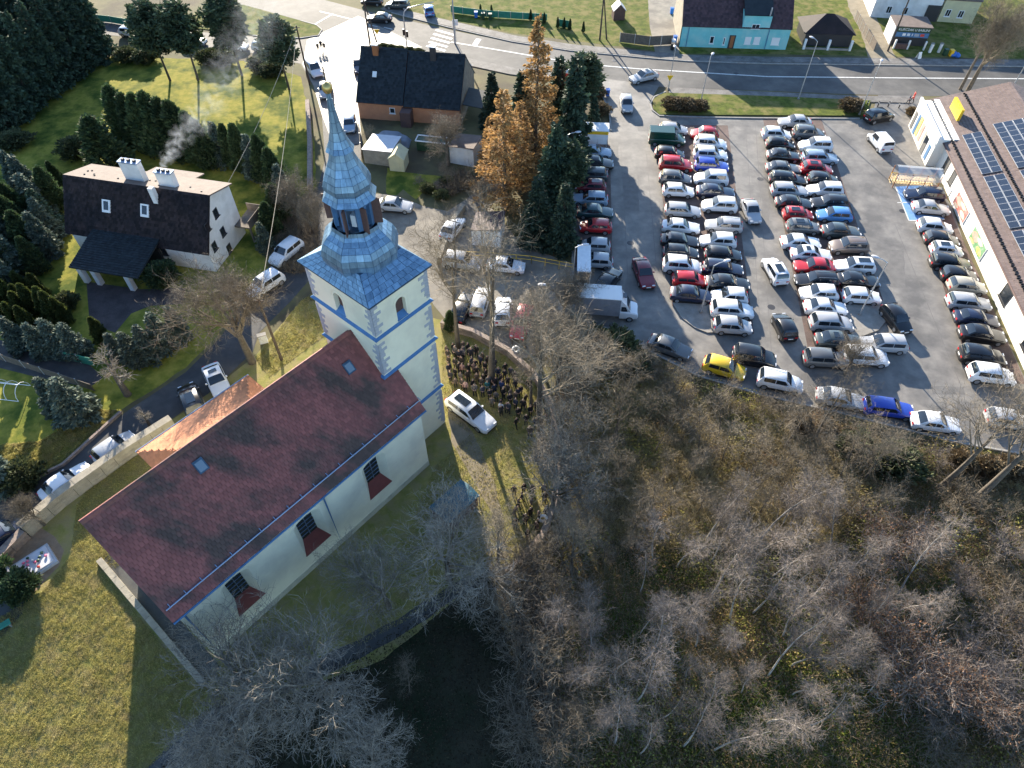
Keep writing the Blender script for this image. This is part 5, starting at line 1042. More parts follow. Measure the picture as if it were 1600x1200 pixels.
# ------------------------------------------------------------------ people
def person_mesh(pose, seed):
    r = random.Random(seed); J = {'pel':(0,0,.95),'bel':(0,0,1.12),'che':(0,-.01,1.32),'nek':(0,0,1.48),'chn':(0,.03,1.56),'hed':(0,.02,1.66),'top':(0,0,1.74)}; e = [('pel','bel'),('bel','che'),('che','nek'),('nek','chn'),('chn','hed'),('hed','top')]
    rad = {'pel':(.17,.13),'bel':(.165,.125),'che':(.19,.13),'nek':(.065,.065),'chn':(.085,.09),'hed':(.095,.11),'top':(.06,.07)}
    for s, n in ((-1,'l'),(1,'r')):
        st_ = .12 if pose == 'walk' else 0.0; J['hip'+n] = (s*.1,0,.88); J['kne'+n] = (s*.11,.03+s*st_,.5); J['ank'+n] = (s*.12,-.02+s*st_*1.9,.09); J['toe'+n] = (s*.14,.15+s*st_*1.9,.05)
        J['sho'+n] = (s*.19,0,1.4)
        if pose == 'clasp': J['elb'+n] = (s*.26,.0,1.13); J['wri'+n] = (s*.08,.24,1.02); J['han'+n] = (s*.02,.27,1.0)
        else: J['elb'+n] = (s*.27,-.03,1.12); J['wri'+n] = (s*.28,.06-s*st_,.88); J['han'+n] = (s*.28,.09-s*st_,.79)
        e += [('pel','hip'+n),('hip'+n,'kne'+n),('kne'+n,'ank'+n),('ank'+n,'toe'+n),('che','sho'+n),('sho'+n,'elb'+n),('elb'+n,'wri'+n),('wri'+n,'han'+n)]
        rad.update({'hip'+n:(.11,.11),'kne'+n:(.075,.075),'ank'+n:(.055,.06),'toe'+n:(.05,.035),'sho'+n:(.085,.085),'elb'+n:(.062,.062),'wri'+n:(.05,.045),'han'+n:(.045,.04)})
    names = list(J); me = bpy.data.meshes.new('body'); me.from_pydata([J[k] for k in names], [(names.index(a), names.index(b)) for a, b in e], [])
    o = bpy.data.objects.new('tmp', me); COL.objects.link(o); md = o.modifiers.new('s','SKIN'); md.use_smooth_shade = True
    for i, k in enumerate(names): me.skin_vertices[0].data[i].radius = rad[k]; me.skin_vertices[0].data[i].use_root = (k == 'pel')
    sd = o.modifiers.new('d','SUBSURF'); sd.levels = 1; sd.render_levels = 1
    dg = bpy.context.evaluated_depsgraph_get(); out = bpy.data.meshes.new_from_object(o.evaluated_get(dg)); bpy.data.objects.remove(o); out.name = 'person'
    out.materials.clear(); [out.materials.append(M[k]) for k in ('cloth','trouser','skin','hair')]
    coat = .55 if seed % 2 else .82
    for p in out.polygons:
        c = p.center
        p.material_index = 3 if (c.z > 1.70 or (c.z > 1.58 and c.y < 0.0)) else 2 if (c.z > 1.49 or (c.z < 1.06 and c.z > .7 and abs(c.x) > .24 and pose != 'clasp') or (pose == 'clasp' and c.y > .21)) else 0 if c.z > coat else 1
    return out
PM = [person_mesh('clasp',1), person_mesh('stand',2), person_mesh('walk',3), person_mesh('clasp',4), person_mesh('stand',5)]
COATS = [(.010,.010,.012)]*5+[(.10,.085,.075),(.05,.055,.075),(.12,.11,.105)]+[(.025,.022,.03),(.018,.02,.035),(.04,.035,.035),(.06,.05,.045)]+[(.02,.022,.03),(.03,.025,.022),(.05,.04,.035),(.09,.07,.06),(.02,.03,.06)]
def person(p, rz, label, group=None, k=None, coat=None, sc=None):
    o = inst('person', PM[k if k is not None else rnd.randrange(len(PM))], None, p, (0,0,rz), sc or rnd.uniform(.84,1.08)); o.color = (*(coat or rnd.choice(COATS)),1); return tag(o, label, 'person', group)
def in_poly(x, y, P):
    c = False; n = len(P)
    for i in range(n):
        a, b = P[i], P[(i+1)%n]
        if (a.y > y) != (b.y > y) and x < (b.x-a.x)*(y-a.y)/(b.y-a.y)+a.x: c = not c
    return c
def scatter(P, n, dmin, r, tries=40):
    xs = [p.x for p in P]; ys = [p.y for p in P]; out = []
    for _ in range(n*tries):
        x, y = r.uniform(min(xs),max(xs)), r.uniform(min(ys),max(ys))
        if in_poly(x, y, P) and all((x-q[0])**2+(y-q[1])**2 > dmin*dmin for q in out): out.append((x,y))
        if len(out) >= n: break
    return out
rp_ = random.Random(21)
for x, y in scatter(poly([(694,552),(716,545),(745,556),(772,575),(798,585),(812,610),(806,640),(780,650),(758,626),(728,612),(703,604)]), 68, .62, rp_):
    person((x,y,.008), rp_.uniform(2.3,4.2), 'mourner in dark clothes in the dense crowd beside the tower', 'mourners beside the tower')
for x, y in scatter(poly([(815,600),(845,610),(862,650),(868,720),(850,740),(828,700),(800,665),(790,650)]), 26, .9, rp_):
    person((x,y,.008), rp_.uniform(2.3,4.2), 'mourner in dark clothes standing along the churchyard wall under bare trees', 'mourners along the churchyard wall')
for x, y in scatter(poly([(800,770),(850,760),(858,800),(845,830),(815,850),(800,820)]), 16, .75, rp_):
    person((x,y,.008), rp_.uniform(1.5,4.5), 'mourner in dark clothes near the end of the curved wall', 'mourners at the end of the curved wall')
for u, v, c, lab in ((723,585,(.36,.22,.2),'person in a pink coat in the crowd beside the tower'),(728,612,(.38,.24,.22),'person in a pale pink jacket at the crowd edge by the hearse'),(783,645,(.62,.62,.64),'person in white at the lower edge of the crowd'),(741,582,(.3,.2,.17),'person in a dusty rose coat in mid-crowd'),(762,612,(.02,.12,.14),'person in a teal jacket in the crowd'),(784,612,(.02,.04,.14),'person in a blue jacket right of the thick trunk'),(723,562,(.22,.17,.15),'person in a beige-brown coat at the back of the crowd')):
    person(G(u,v), rp_.uniform(2.6,3.8), lab, None, None, c)
for i, (u, v) in enumerate(((498,81),(503,78),(508,80))): person(G(u,v,.02), rp_.uniform(-.4,.4), ['left one of three people walking on the junction','middle one of three people walking on the junction','right one of three people walking on the junction'][i], 'walkers on the junction', 2, (.012,.012,.016))
person(G(1418,162,.02), 1.2, 'person in dark blue walking by the supermarket corner', 'walkers by the supermarket', 2, (.015,.02,.06)); person(G(1424,160,.02), 1.2, 'person in a red jacket walking by the supermarket corner', 'walkers by the supermarket', 2, (.5,.06,.05))

def wreath(label, u, v, c):
    t = thing('wreath', label, 'wreath', G(u, v, 1.0), 0); mb = MB(); n = 12
    for i in range(n): a = 6.2832*i/n; mb.lathe([(.02,-.1),(.12,-.05),(.13,.05),(.03,.1)], 6, (.3*math.cos(a), .1*math.sin(a), .3*math.sin(a)))
    mb.build('flower_ring', M[c], t)
wreath('white flower wreath carried beside the curved wall',866,700,'frame_white'); wreath('white flower wreath near the end of the curved wall',848,810,'frame_white'); wreath('white flower wreath at the wall beside the red off-roader',806,546,'frame_white')

t = thing('utility_box', 'small white utility box on the bank beside the telegraph pole', 'box', G(413,535), R(20)); mb = MB(); mb.box((0,0,.55),(.8,.4,1.1)); mb.build('cabinet', M['frame_white'], t); mb = MB(); mb.box((0,0,1.13),(.9,.5,.08)); mb.build('lid', M['concrete'], t)
# ------------------------------------------------------------------ trees
class Wood:
    """branches as tapered tubes, last twigs as ribbons, gathered in arrays"""
    def __init__(self): self.v = []; self.f = []
    def tube(self, pts, r0, r1, n):
        k = len(pts); b = len(self.v); ref = None
        for i, p in enumerate(pts):
            d = pts[min(i+1,k-1)]-pts[max(i-1,0)]; d.normalize()
            if ref is None: ref = Vector((.31,.52,.8)) if abs(d.z) < .95 else Vector((1,.1,0))
            a = d.cross(ref); a.normalize(); c = d.cross(a); r = r0+(r1-r0)*i/(k-1)
            for j in range(n): t = 6.28318*j/n; q = p+a*(math.cos(t)*r)+c*(math.sin(t)*r); self.v.append((q.x,q.y,q.z))
        for i in range(k-1):
            for j in range(n): j2 = (j+1)%n; self.f.append((b+i*n+j,b+i*n+j2,b+(i+1)*n+j2,b+(i+1)*n+j))
    def ribbon(self, pts, r0, r1, side):
        b = len(self.v); k = len(pts)
        for i, p in enumerate(pts):
            r = r0+(r1-r0)*i/(k-1); q = p-side*r; s = p+side*r; self.v.append((q.x,q.y,q.z)); self.v.append((s.x,s.y,s.z))
        for i in range(k-1): self.f.append((b+2*i,b+2*i+1,b+2*i+3,b+2*i+2))
    def mesh(self, name, m): return np_mesh(name, np.array(self.v), np.array(self.f), m)
def bare_tree(seed, H, trunk, r0, counts, lens, angs, up, wob, bark, twig, bend=.06, straight=False, ribr=.013, low=None):
    """counts/lens/angs per branching level; returns (trunk mesh, crown mesh)"""
    r = random.Random(seed); T, C = Wood(), Wood(); Lmax = len(counts)
    def walk(p, d, L, n, w, upf):
        pts = [p.copy()]; d = d.copy()
        for i in range(n):
            d = (d+Vector((r.uniform(-w,w),r.uniform(-w,w),r.uniform(-w,w)+upf))).normalized(); p = p+d*(L/n); pts.append(p)
        return pts, d
    def grow(pts, rad0, rad1, lev, base):
        if lev >= Lmax: return
        k = len(pts)-1; cnt = counts[lev]; cnt = max(1,int(cnt*r.uniform(.75,1.25)+.5))
        for c in range(cnt):
            s = base+(1-base)*((c+r.random())/cnt); s = min(s,.999); i = int(s*k); fr = s*k-i; p = pts[i].lerp(pts[i+1],fr); d = (pts[i+1]-pts[i]).normalized()
            ax = d.cross(Vector((r.uniform(-1,1),r.uniform(-1,1),r.uniform(-1,1)))); ax.normalize(); a = R(angs[lev])*r.uniform(.65,1.3)
            if s > .93 and lev == 0: a *= .5
            nd = (d*math.cos(a)+ax*math.sin(a)).normalized(); L = H*lens[lev]*r.uniform(.6,1.15)*(1-.45*s if straight and lev == 0 else 1)
            rad = (rad0+(rad1-rad0)*s)*(.62 if lev == 0 else .58); last = lev >= Lmax-2
            q, _ = walk(p, nd, L, 2 if lev == Lmax-1 else 3 if last else 4, wob*(1+.3*lev), up[lev])
            if last:
                rr = max(ribr, min(rad, ribr*2.2)) if lev == Lmax-2 else ribr; side = (q[-1]-q[0]).cross(Vector((r.uniform(-1,1),r.uniform(-1,1),r.uniform(-1,1)))); side.normalize(); C.ribbon(q, rr, rr*.45, side)
            else: C.tube(q, rad, max(rad*.35, ribr*1.3), 5 if lev == 0 else 3)
            grow(q, rad, rad*.35, lev+1, .22)
    pts, d = walk(Vector((0,0,0)), Vector((r.uniform(-bend,bend),r.uniform(-bend,bend),1)).normalized(), trunk, 7, bend*.6, .03)
    T.tube(pts, r0*1.25, r0*(.22 if straight else .62), 7); grow(pts, r0, r0*(.2 if straight else .7), 0, low if low is not None else .30 if straight else .55)
    return T.mesh('trunk', bark), C.mesh('crown', twig)
B = M['bark']
TREES = {
 'linden': [bare_tree(s, 12, 5.2, .30, [10,7,5,5,3], [.44,.27,.17,.10,.055], [55,46,42,44,42], [.08,.04,.02,0,0], .13, B, M['twig'], ribr=.014) for s in (1,2,3)],
 'dense': [bare_tree(s, 11, 5.5, .30, [10,8,6,5,4], [.34,.22,.15,.09,.05], [46,46,45,48,45], [.14,.08,.04,.02,0], .16, B, M['twig_dark'], ribr=.011) for s in (11,12)],
 'tall': [bare_tree(s, 16, 12, .26, [8,5,4,4,3], [.32,.2,.12,.075,.045], [40,40,42,46,45], [.10,.06,.03,0,0], .12, B, M['twig_dark'], straight=True, ribr=.010, low=.42) for s in (21,22,23)],
 'birch': [bare_tree(s, 9, 8.2, .06, [15,5,5,4], [.17,.11,.07,.045], [38,42,44,45], [.05,.02,0,-.02], .13, M['birchbark'], M['birchtwig'], bend=.15, straight=True, ribr=.0062, low=.32) for s in (31,32,33,34)],
 'sapling': [bare_tree(s, 7, 5.6, .05, [10,5,5,4], [.26,.16,.10,.06], [42,44,45,45], [.07,.03,0,0], .17, M['bark'], M['twig_dark'], bend=.16, straight=True, ribr=.0062, low=.2) for s in (41,42,43,44)],
 'shrub': [bare_tree(s, 3.6, .5, .05, [11,6,5,3], [.62,.36,.22,.12], [48,42,45,45], [.08,.05,0,0], .16, M['bark'], M['twig_dark'], ribr=.009) for s in (51,52)],
 'redshrub': [bare_tree(s, 3.6, .5, .05, [12,6,5,3], [.62,.36,.22,.12], [48,42,45,45], [.08,.05,0,0], .16, M['bark'], M['birchtwig'], ribr=.009) for s in (55,)],
 'pollard': [bare_tree(s, 6.5, 5.6, .34, [14,8,5], [.26,.14,.07], [60,48,45], [.02,.02,0], .16, B, M['twig'], straight=True, ribr=.017) for s in (61,)],
}
def add_leaves(crown_me, n, size, m, seed):
    """dry leaves hung on random crown vertices"""
    rg = np.random.default_rng(seed); co = np.empty(len(crown_me.vertices)*3, np.float32); crown_me.vertices.foreach_get('co', co); co = co.reshape(-1,3)
    return leaf_cloud('dry_leaves', co[rg.integers(0,len(co),n)]+rg.normal(0,.06,(n,3)), size, m, rg)
def leaf_cloud(name, P, size, m, rg, dirs=None, aspect=1.8, smooth=False):
    n = len(P); a = rg.normal(size=(n,3)) if dirs is None else dirs+rg.normal(0,.35,(n,3)); a /= np.linalg.norm(a,axis=1,keepdims=True)+1e-9
    b = np.cross(a, rg.normal(size=(n,3))); b /= np.linalg.norm(b,axis=1,keepdims=True)+1e-9; s = (size*rg.uniform(.6,1.4,n))[:,None]
    V = np.stack([P-b*s*.5, P+a*s*aspect*.45-b*s*.35*0, P+b*s*.5, P+a*s*aspect], 1); V[:,1] = P+a*s*aspect*.5-b*s*.5; V[:,3] = P+a*s*aspect*.5+b*s*.5; V[:,0] = P; V[:,2] = P+a*s*aspect
    F = np.arange(n*4).reshape(-1,4); return np_mesh(name, V.reshape(-1,3), F, m)
def conifer(kind, seed, H, Rb, n, m, size):
    """crown of needle sprays on whorled boughs; a uneven outline with gaps"""
    rg = np.random.default_rng(seed); W_ = Wood(); W_.tube([Vector((0,0,0)),Vector((rg.normal(0,.1),rg.normal(0,.1),H*.55)),Vector((0,0,H*.97))], .018*H, .02, 6); P = []; Dd = []
    if kind in ('spruce','larch','pine'):
        z0 = {'spruce':.06,'larch':.10,'pine':.42}[kind]; nb = {'spruce':150,'larch':150,'pine':70}[kind]
        for b in range(nb):
            t = (b+rg.random())/nb; z = H*(z0+(1-z0)*t); rr = Rb*((1-t)**.85 if kind != 'pine' else math.sqrt(max(0,math.sin(math.pi*min(1,.18+t*.82)))))*rg.uniform(.6,1.12)+.12
            az = rg.uniform(0,6.283); dip = {'spruce':-.22,'larch':.02,'pine':.25}[kind]; d = np.array([math.cos(az),math.sin(az),dip+rg.normal(0,.12)])
            k = max(4,int(n/nb*(rr/Rb+.15)*1.25)); s = rg.random(k)**.6; base = np.array([0,0,z]); sag = np.array([0,0,1.0])*(s**2)[:,None]*rr*(.10 if kind == 'spruce' else 0)
            lat = np.cross(d,[0,0,1.0]); lat /= np.linalg.norm(lat)+1e-9; spread = rg.normal(0,1,k)*.20*rr*(1.05-s*.7)
            q = base+d*(s*rr)[:,None]+lat*spread[:,None]+sag+rg.normal(0,.05 if kind != 'pine' else .22,(k,3)); P.append(q); Dd.append(np.tile(d,(k,1))+lat*np.sign(spread)[:,None]*.7)
            W_.tube([Vector(base),Vector(base+d*rr*.9)], .012*H*.25, .008, 3)
    else:       # dense columnar: leaf sprays on an uneven shell
        az = rg.uniform(0,6.283,n); t = rg.random(n)**.8; ph = rg.uniform(0,6.28,6)
        bump = 1+.20*np.sin(az*3+ph[0]+t*7)+.17*np.sin(az*5+ph[1]-t*13)+.15*np.sin(az*9+t*22+ph[2])+.1*np.sin(az*15-t*37+ph[3])
        prof = np.minimum(1,(1-t)**.62*1.12)*np.minimum(1,.72+t*2.4) if kind == 'thuja' else np.sqrt(np.maximum(0,1-(2*t-1)**2))*.98+.05
        rr = Rb*prof*bump*(1-.5*rg.random(n)**2); q = np.stack([rr*np.cos(az),rr*np.sin(az),H*(.02+.98*t)+rg.normal(0,.06,n)],1); P.append(q)
        Dd.append(np.stack([np.cos(az)*.6,np.sin(az)*.6,np.full(n,1.0 if kind == 'thuja' else .5)],1))
    P = np.concatenate(P); Dd = np.concatenate(Dd); Dd /= np.linalg.norm(Dd,axis=1,keepdims=True)
    return W_.mesh('trunk', M['bark']), leaf_cloud('crown', P, size, m, rg, Dd, 2.0)
CON = {'spruce': [conifer('spruce',s,10,2.3,9000,M['spruce'],.24) for s in (1,2,3)], 'fir': [conifer('spruce',s,10,2.4,9000,M['bluefir'],.24) for s in (4,5)], 'larch': [conifer('larch',s,10,2.5,11000,M['larch'],.11) for s in (6,7)],
       'pine': [conifer('pine',s,10,2.5,8000,M['pine'],.26) for s in (8,9)], 'thuja': [conifer('thuja',s,6,1.05,7000,M['thuja'],.17) for s in (10,11,12)], 'gold': [conifer('thuja',s,6,1.0,7000,M['thuja_y'],.17) for s in (13,14)],
       'bush': [conifer('round',s,2,1.2,4500,M['bush'],.15) for s in (15,16)], 'brownbush': [conifer('round',s,2,1.2,4500,M['brownbush'],.13) for s in (25,26)], 'ball': [conifer('round',s,2,1.1,6000,M['thuja'],.12) for s in (17,)]}
HT0 = {'linden':12,'dense':11,'tall':16,'birch':9.5,'sapling':7,'shrub':3.2,'redshrub':3.2,'pollard':6.5,'spruce':10,'fir':10,'larch':10,'pine':10,'thuja':6,'gold':6,'bush':2,'ball':2,'brownbush':2}
rt = random.Random(99)
def plant(kind, u, v, h, label, group=None, wide=1.0, name=None, k=None, at=None, rz=None, tilt=0.0):
    lib = TREES.get(kind) or CON[kind]; tm_, cm_ = lib[k if k is not None else rt.randrange(len(lib))]; p = at if at is not None else G(u, v)
    nm = name or {'linden':'bare_tree','dense':'bare_tree','tall':'bare_tree','birch':'birch_tree','sapling':'bare_tree','shrub':'bare_shrub','redshrub':'bare_shrub','pollard':'bare_tree','spruce':'spruce_tree','fir':'fir_tree','larch':'larch_tree','pine':'pine_tree','thuja':'cypress_tree','gold':'cypress_tree','bush':'bush','ball':'bush','brownbush':'bush'}[kind]
    cat = 'bush' if nm in ('bush','bare_shrub') else 'tree'
    t = thing(nm, label, cat, p, rt.uniform(0,6.28) if rz is None else rz, group); s = h/HT0[kind]; t.scale = (s*wide,s*wide,s)
    if tilt: t.rotation_euler = (tilt, 0, t.rotation_euler[2])
    inst('trunk', tm_, t); inst('crown', cm_, t); return t
# big bare trees round the church
plant('linden',702,905,9.5,'big grey bare tree spreading beside the teal stall',None,1.05,k=0); plant('linden',432,1125,10,'broad bare tree low down nearest the nave wall corner',None,1.05,k=1); plant('linden',520,1085,10,'pale bare tree right of the broad one below the nave',None,.95,k=2)
plant('linden',608,950,8,'bare tree between the nave wall and the lower path',None,.9,k=1); plant('linden',395,1190,8,'bare tree cut by the bottom edge below the nave',None,.95,k=0); plant('sapling',640,1080,5,'small bare tree in the deep shade below the church'); plant('linden',590,1205,6,'faint bare tree at the bottom edge in the deep shade',None,.9)
plant('dense',394,566,12,'dense brown bare tree on the bank left of the tower',None,1.05,k=0); plant('pollard',200,617,6.3,'pollarded trunk with bristling twigs beside the lane',k=0,wide=.9); plant('pollard',236,668,2.6,'small bristly bare tree growing beside the lane wall',wide=1.2); plant('dense',70,820,4.5,'thin bare tree over the lane wall by the grave',None,.9); plant('dense',470,345,6.5,'brown bare thicket tree on the bank behind the tower',None,1.1); plant('dense',490,365,5.5,'lower brown bare tree beside the tower eave',None,1.0)
plant('tall',768,600,20,'tallest bare tree with thick trunk rising from the crowd',None,.95,k=0); plant('tall',716,545,15,'bare tree standing between the tower and the crowd',None,.95,k=1); plant('tall',846,692,17,'many-stemmed bare tree at the bend of the churchyard wall',None,1.15,k=2); plant('tall',868,640,14,'bare tree outside the curved wall above the wood',None,1.1,k=1); plant('tall',778,895,10,'slim bare tree at the lower end of the curved wall',None,.9,k=0); plant('linden',862,800,9,'spreading bare tree over the people at the wall end',None,.9); plant('tall',893,900,9,'pale stemmed bare tree just below the wall end',None,.8,k=2); plant('linden',880,720,9,'bare tree overhanging the wall halfway along',None,.8)
plant('dense',700,258,7,'grey bare orchard tree in front of the orange house',None,1.15,k=1); plant('sapling',588,250,5,'thin bare shrub tree beside the lean-to'); plant('tall',712,430,9,'thin bare tree in front of the courtyard cars',None,.9); plant('sapling',755,335,7,'pale upright bare tree on the courtyard edge'); plant('sapling',700,300,5,'pale bare tree behind the brush heap'); plant('dense',760,330,5,'bare twiggy bush tree below the larches')
plant('tall',1468,762,14,'tall bare tree at the wood edge near the white saloon',None,1.0,k=2); plant('tall',1520,786,15,'thick leaning bare tree at the right edge',None,1.15,k=0,tilt=.0); plant('tall',1270,690,9,'bare tree at the wood edge below the row end',None,1.0,k=1); plant('tall',1225,700,8,'double-stemmed bare tree below the white off-roader',None,1.0,k=2); plant('tall',1350,750,7,'slender bare tree in the ivy at the wood edge',None,.8); plant('tall',960,690,8,'forked bare tree on the sunny wood edge',None,1.0,k=1)
plant('dense',1512,142,13,'big many-stemmed bare tree beside the road at the supermarket',None,.8,k=0); plant('tall',1500,140,14,'second stem tree behind the supermarket roof',None,.9,k=1); plant('dense',905,480,5,'bare bush tree at the corner behind the box truck',None,1.1); plant('dense',880,500,6,'bare thicket tree below the box truck',None,1.0); plant('dense',1320,585,5,'bare treetop in front of the car row end',None,1.0); plant('sapling',1130,610,5,'bare tree in front of the yellow car')
# the wood: birches and saplings
rw_ = random.Random(5); used = []
P_birch = poly([(960,900),(1080,840),(1220,820),(1330,850),(1420,900),(1430,1020),(1330,1110),(1200,1190),(1000,1190),(880,1130),(860,1010)])
for x, y in scatter(P_birch, 58, 1.7, rw_): used.append((x,y)); plant('birch',0,0,rw_.uniform(5.5,9.5),'slender pale-stemmed birch in the lower wood','birches in the lower wood',rw_.uniform(.85,1.25),at=(x,y,0))
P_sap = poly([(890,640),(960,610),(1080,620),(1250,660),(1380,720),(1400,860),(1330,850),(1220,820),(1080,840),(960,900),(890,860)])
for x, y in scatter(P_sap, 62, 1.7, rw_): plant('sapling',0,0,rw_.uniform(3.8,7.0),'thin grey-brown sapling in the upper wood','saplings in the upper wood',rw_.uniform(.9,1.3),at=(x,y,0))
P_rsh = poly([(1400,760),(1560,760),(1660,900),(1700,1240),(1480,1260),(1420,1100),(1480,980),(1500,880),(1400,830)])
for x, y in scatter(P_rsh, 26, 1.7, rw_): plant(rw_.choice(['shrub','redshrub','redshrub','sapling']),0,0,rw_.uniform(2.0,3.6),'bare brown shrub on the leafy slope at the right','shrubs on the right slope',rw_.uniform(.9,1.3),at=(x,y,0))
P_edge = poly([(905,530),(1000,568),(1090,612),(1190,642),(1300,669),(1500,719),(1640,747),(1600,770),(1400,715),(1200,660),(1050,620),(920,580)])
for i, (x, y) in enumerate(sorted(scatter(P_edge, 30, 1.7, rw_))): plant(rw_.choice(['shrub','redshrub','shrub','brownbush']),0,0,rw_.uniform(1.1,2.2),(ORD+'sixteenth seventeenth eighteenth nineteenth twentieth twenty-first twenty-second twenty-third twenty-fourth twenty-fifth twenty-sixth twenty-seventh twenty-eighth twenty-ninth thirtieth'.split())[i]+' low twiggy bush from the left on the bank below the car park','bushes on the bank below the car park',rw_.uniform(.9,1.3),at=(x,y,0))
for x, y in scatter(poly([(800,900),(860,880),(900,1000),(900,1150),(830,1200),(800,1050)]), 22, 1.4, rw_): plant(rw_.choice(['shrub','sapling']),0,0,rw_.uniform(2.5,5),'bare shrub on the dark left fringe of the wood','shrubs on the left fringe of the wood',1.1,at=(x,y,0))
# the same reddish crowns still hold dry leaves
lf = add_leaves(TREES['redshrub'][0][1], 2600, .06, M['brownleaf'], 3)
for i, (u, v, h) in enumerate(((1395,1060,5),(1340,980,4.5),(1495,1100,4),(1380,860,4.5))):
    t = plant('redshrub',u,v,h,['young beech with dry brown leaves at the grove edge','beech with dry leaves in the middle of the grove','orange-leaved beech on the green slope','beech bush with dry leaves at the top of the slope'][i],None,1.0); inst('dry_leaves', lf, t)
for i, (u, v, h, kd) in enumerate(((872,562,6,'dense'),(900,556,5.5,'dense'),(930,575,5,'dense'),(955,590,4.5,'dense'),(880,610,7,'tall'),(838,560,9,'tall'),(820,545,8,'tall'),(800,540,6,'sapling'),(855,735,8,'tall'),(830,640,9,'tall'),(905,640,6,'dense'),(870,860,7,'tall'))):
    plant(kd,u,v,h,f'{ORD[i]} bare tree of the tangled belt from the box truck to the crowd','bare trees of the tangled belt',1.1)
for i, (u, v, h) in enumerate(((958,560,2.6),(975,580,2.2),(925,545,2.0),(1395,735,2.2),(1330,705,1.8))): plant('bush',u,v,h,f'{ORD[i]} evergreen bush along the wood edge from the box truck','evergreen bushes at the wood edge',1.3)
# conifers
for x, y in scatter(poly([(-40,300),(90,290),(105,330),(95,400),(100,440),(40,470),(-60,480)]), 18, 2.0, rt): plant(rt.choice(['fir','thuja','fir','spruce']),0,0,rt.uniform(4.5,6.5),'dark conifer in the dense screen at the left edge','conifers at the left edge',1.2,at=(x,y,0))
for x, y in scatter(poly([(-20,440),(70,455),(110,500),(100,530),(60,530),(-20,520)]), 10, 1.8, rt): plant('gold',0,0,rt.uniform(3,4),'golden-rimmed cypress in the thick hedge below the house','cypresses in the thick hedge',1.15,at=(x,y,0))
for i, (u, v) in enumerate(((15,205),(38,188),(58,172),(78,155),(97,140),(115,126),(132,113),(148,100),(163,88))): plant('spruce',u,v,rt.uniform(11,13),f'{ORD[i]} tall spruce of the front screen counted from the left edge','spruces of the front screen',.85)
for i, (u, v) in enumerate(((-15,160),(12,145),(40,128),(66,110),(92,94),(116,80),(138,68))): plant('spruce',u,v,rt.uniform(12,14),'tall spruce in the dense rear screen at the top left','spruces of the rear screen',.9)
for x, y in scatter(poly([(-120,120),(-20,170),(100,60),(60,0),(-150,0)]), 16, 3.2, rt): plant('spruce',0,0,rt.uniform(11,14),'tall spruce in the dense rear screen at the top left','spruces of the rear screen',.95,at=(x,y,0))
for u, v, h, l in ((266,126,11,'leftmost pine on the sunny garden lawn'),(310,126,11,'second pine on the sunny garden lawn'),(378,118,11.5,'third pine behind the chimney smoke'),(452,140,10,'pine beside the lane wall and white van')): plant('pine',u,v,h,l,None,1.0)
for i, (u, v, h, w_) in enumerate(((178,268,7.5,1.7),(208,225,8,1.25),(225,232,7.5,1.2),(243,238,8,1.25),(262,242,8.5,1.2),(280,246,8,1.25),(297,250,8,1.3),(316,255,7,1.2),(330,262,6.5,1.2))): plant('thuja',u,v,h,f'{ORD[i]} dark cypress behind the steep-roofed house from the left','cypresses behind the house',w_)
for i, (u, v, h, w_) in enumerate(((352,256,6,1.1),(368,262,6,1.0),(386,268,6.5,1.1),(402,275,6,1.1),(420,285,6.5,1.1),(436,300,6,1.2),(448,318,5.5,1.2),(440,345,5,1.3),(428,368,4.5,1.3),(418,392,4,1.2))): plant('thuja' if i % 3 else 'fir',u,v,h,f'{ORD[i]} dark conifer along the lane hedge from the house','conifers along the lane hedge',w_)
for i, (u, v, h, w_) in enumerate(((98,330,6,1.2),(72,345,6.5,1.3),(48,362,6.5,1.3),(22,390,6.5,1.3),(-5,410,6.5,1.3),(85,370,5.5,1.2),(60,400,6,1.3),(30,428,6,1.3))): plant('fir' if i % 2 else 'thuja',u,v,h,f'{ORD[i]} grey-green conifer in the screen left of the house','conifers left of the house',w_)
for i, (u, v) in enumerate(((10,470),(28,478),(45,484),(62,490),(80,497),(96,503),(-5,495),(15,505),(35,512),(55,520))): plant('gold',u,v,rt.uniform(3.2,4.2),f'{ORD[i]} golden-rimmed cypress of the hedge below the house','golden cypresses of the hedge',1.1)
for i, (u, v, h) in enumerate(((38,545,4.5),(75,555,4.5),(100,552,4.8),(128,556,4.6))): plant('fir',u,v,h,f'{ORD[i]} silvery fir in the row above the garden lane','silvery firs above the garden lane',1.25)
for i, (u, v, h) in enumerate(((190,560,3.6),(215,566,4.2),(240,560,4.6),(262,545,5),(285,528,4.4))): plant('fir',u,v,h,f'{ORD[i]} silvery fir along the driveway bank','silvery firs along the driveway',1.3)
plant('gold',165,535,3.5,'dark golden cypress at the end of the driveway',None,1.1); plant('ball',258,442,2.4,'round clipped bush beside the house steps',None,1.1); plant('bush',110,480,1.6,'small yellow-green bush on the shaded lawn edge'); plant('fir',128,652,5.5,'broad grey-green fir on the left lawn',None,1.5); plant('fir',100,645,5.0,'slim grey-green fir beside the broad one on the left lawn',None,1.2); plant('fir',12,760,5,'dark fir at the left edge above the lane',None,1.5); plant('bush',45,755,2.2,'twiggy bush beside the lane at the left'); plant('ball',40,925,2.0,'round dark bush in front of the grave',None,1.0); plant('ball',3,905,1.9,'round dark bush left of the grave',None,1.0); plant('bush',125,245,2.4,'grey garden bush on the shaded lawn',None,1.2); plant('bush',25,228,1.6,'low grey rockery bush at the left edge',None,2.0); plant('thuja',95,290,3.4,'pale conifer at the corner of the steep roof',None,1.2)
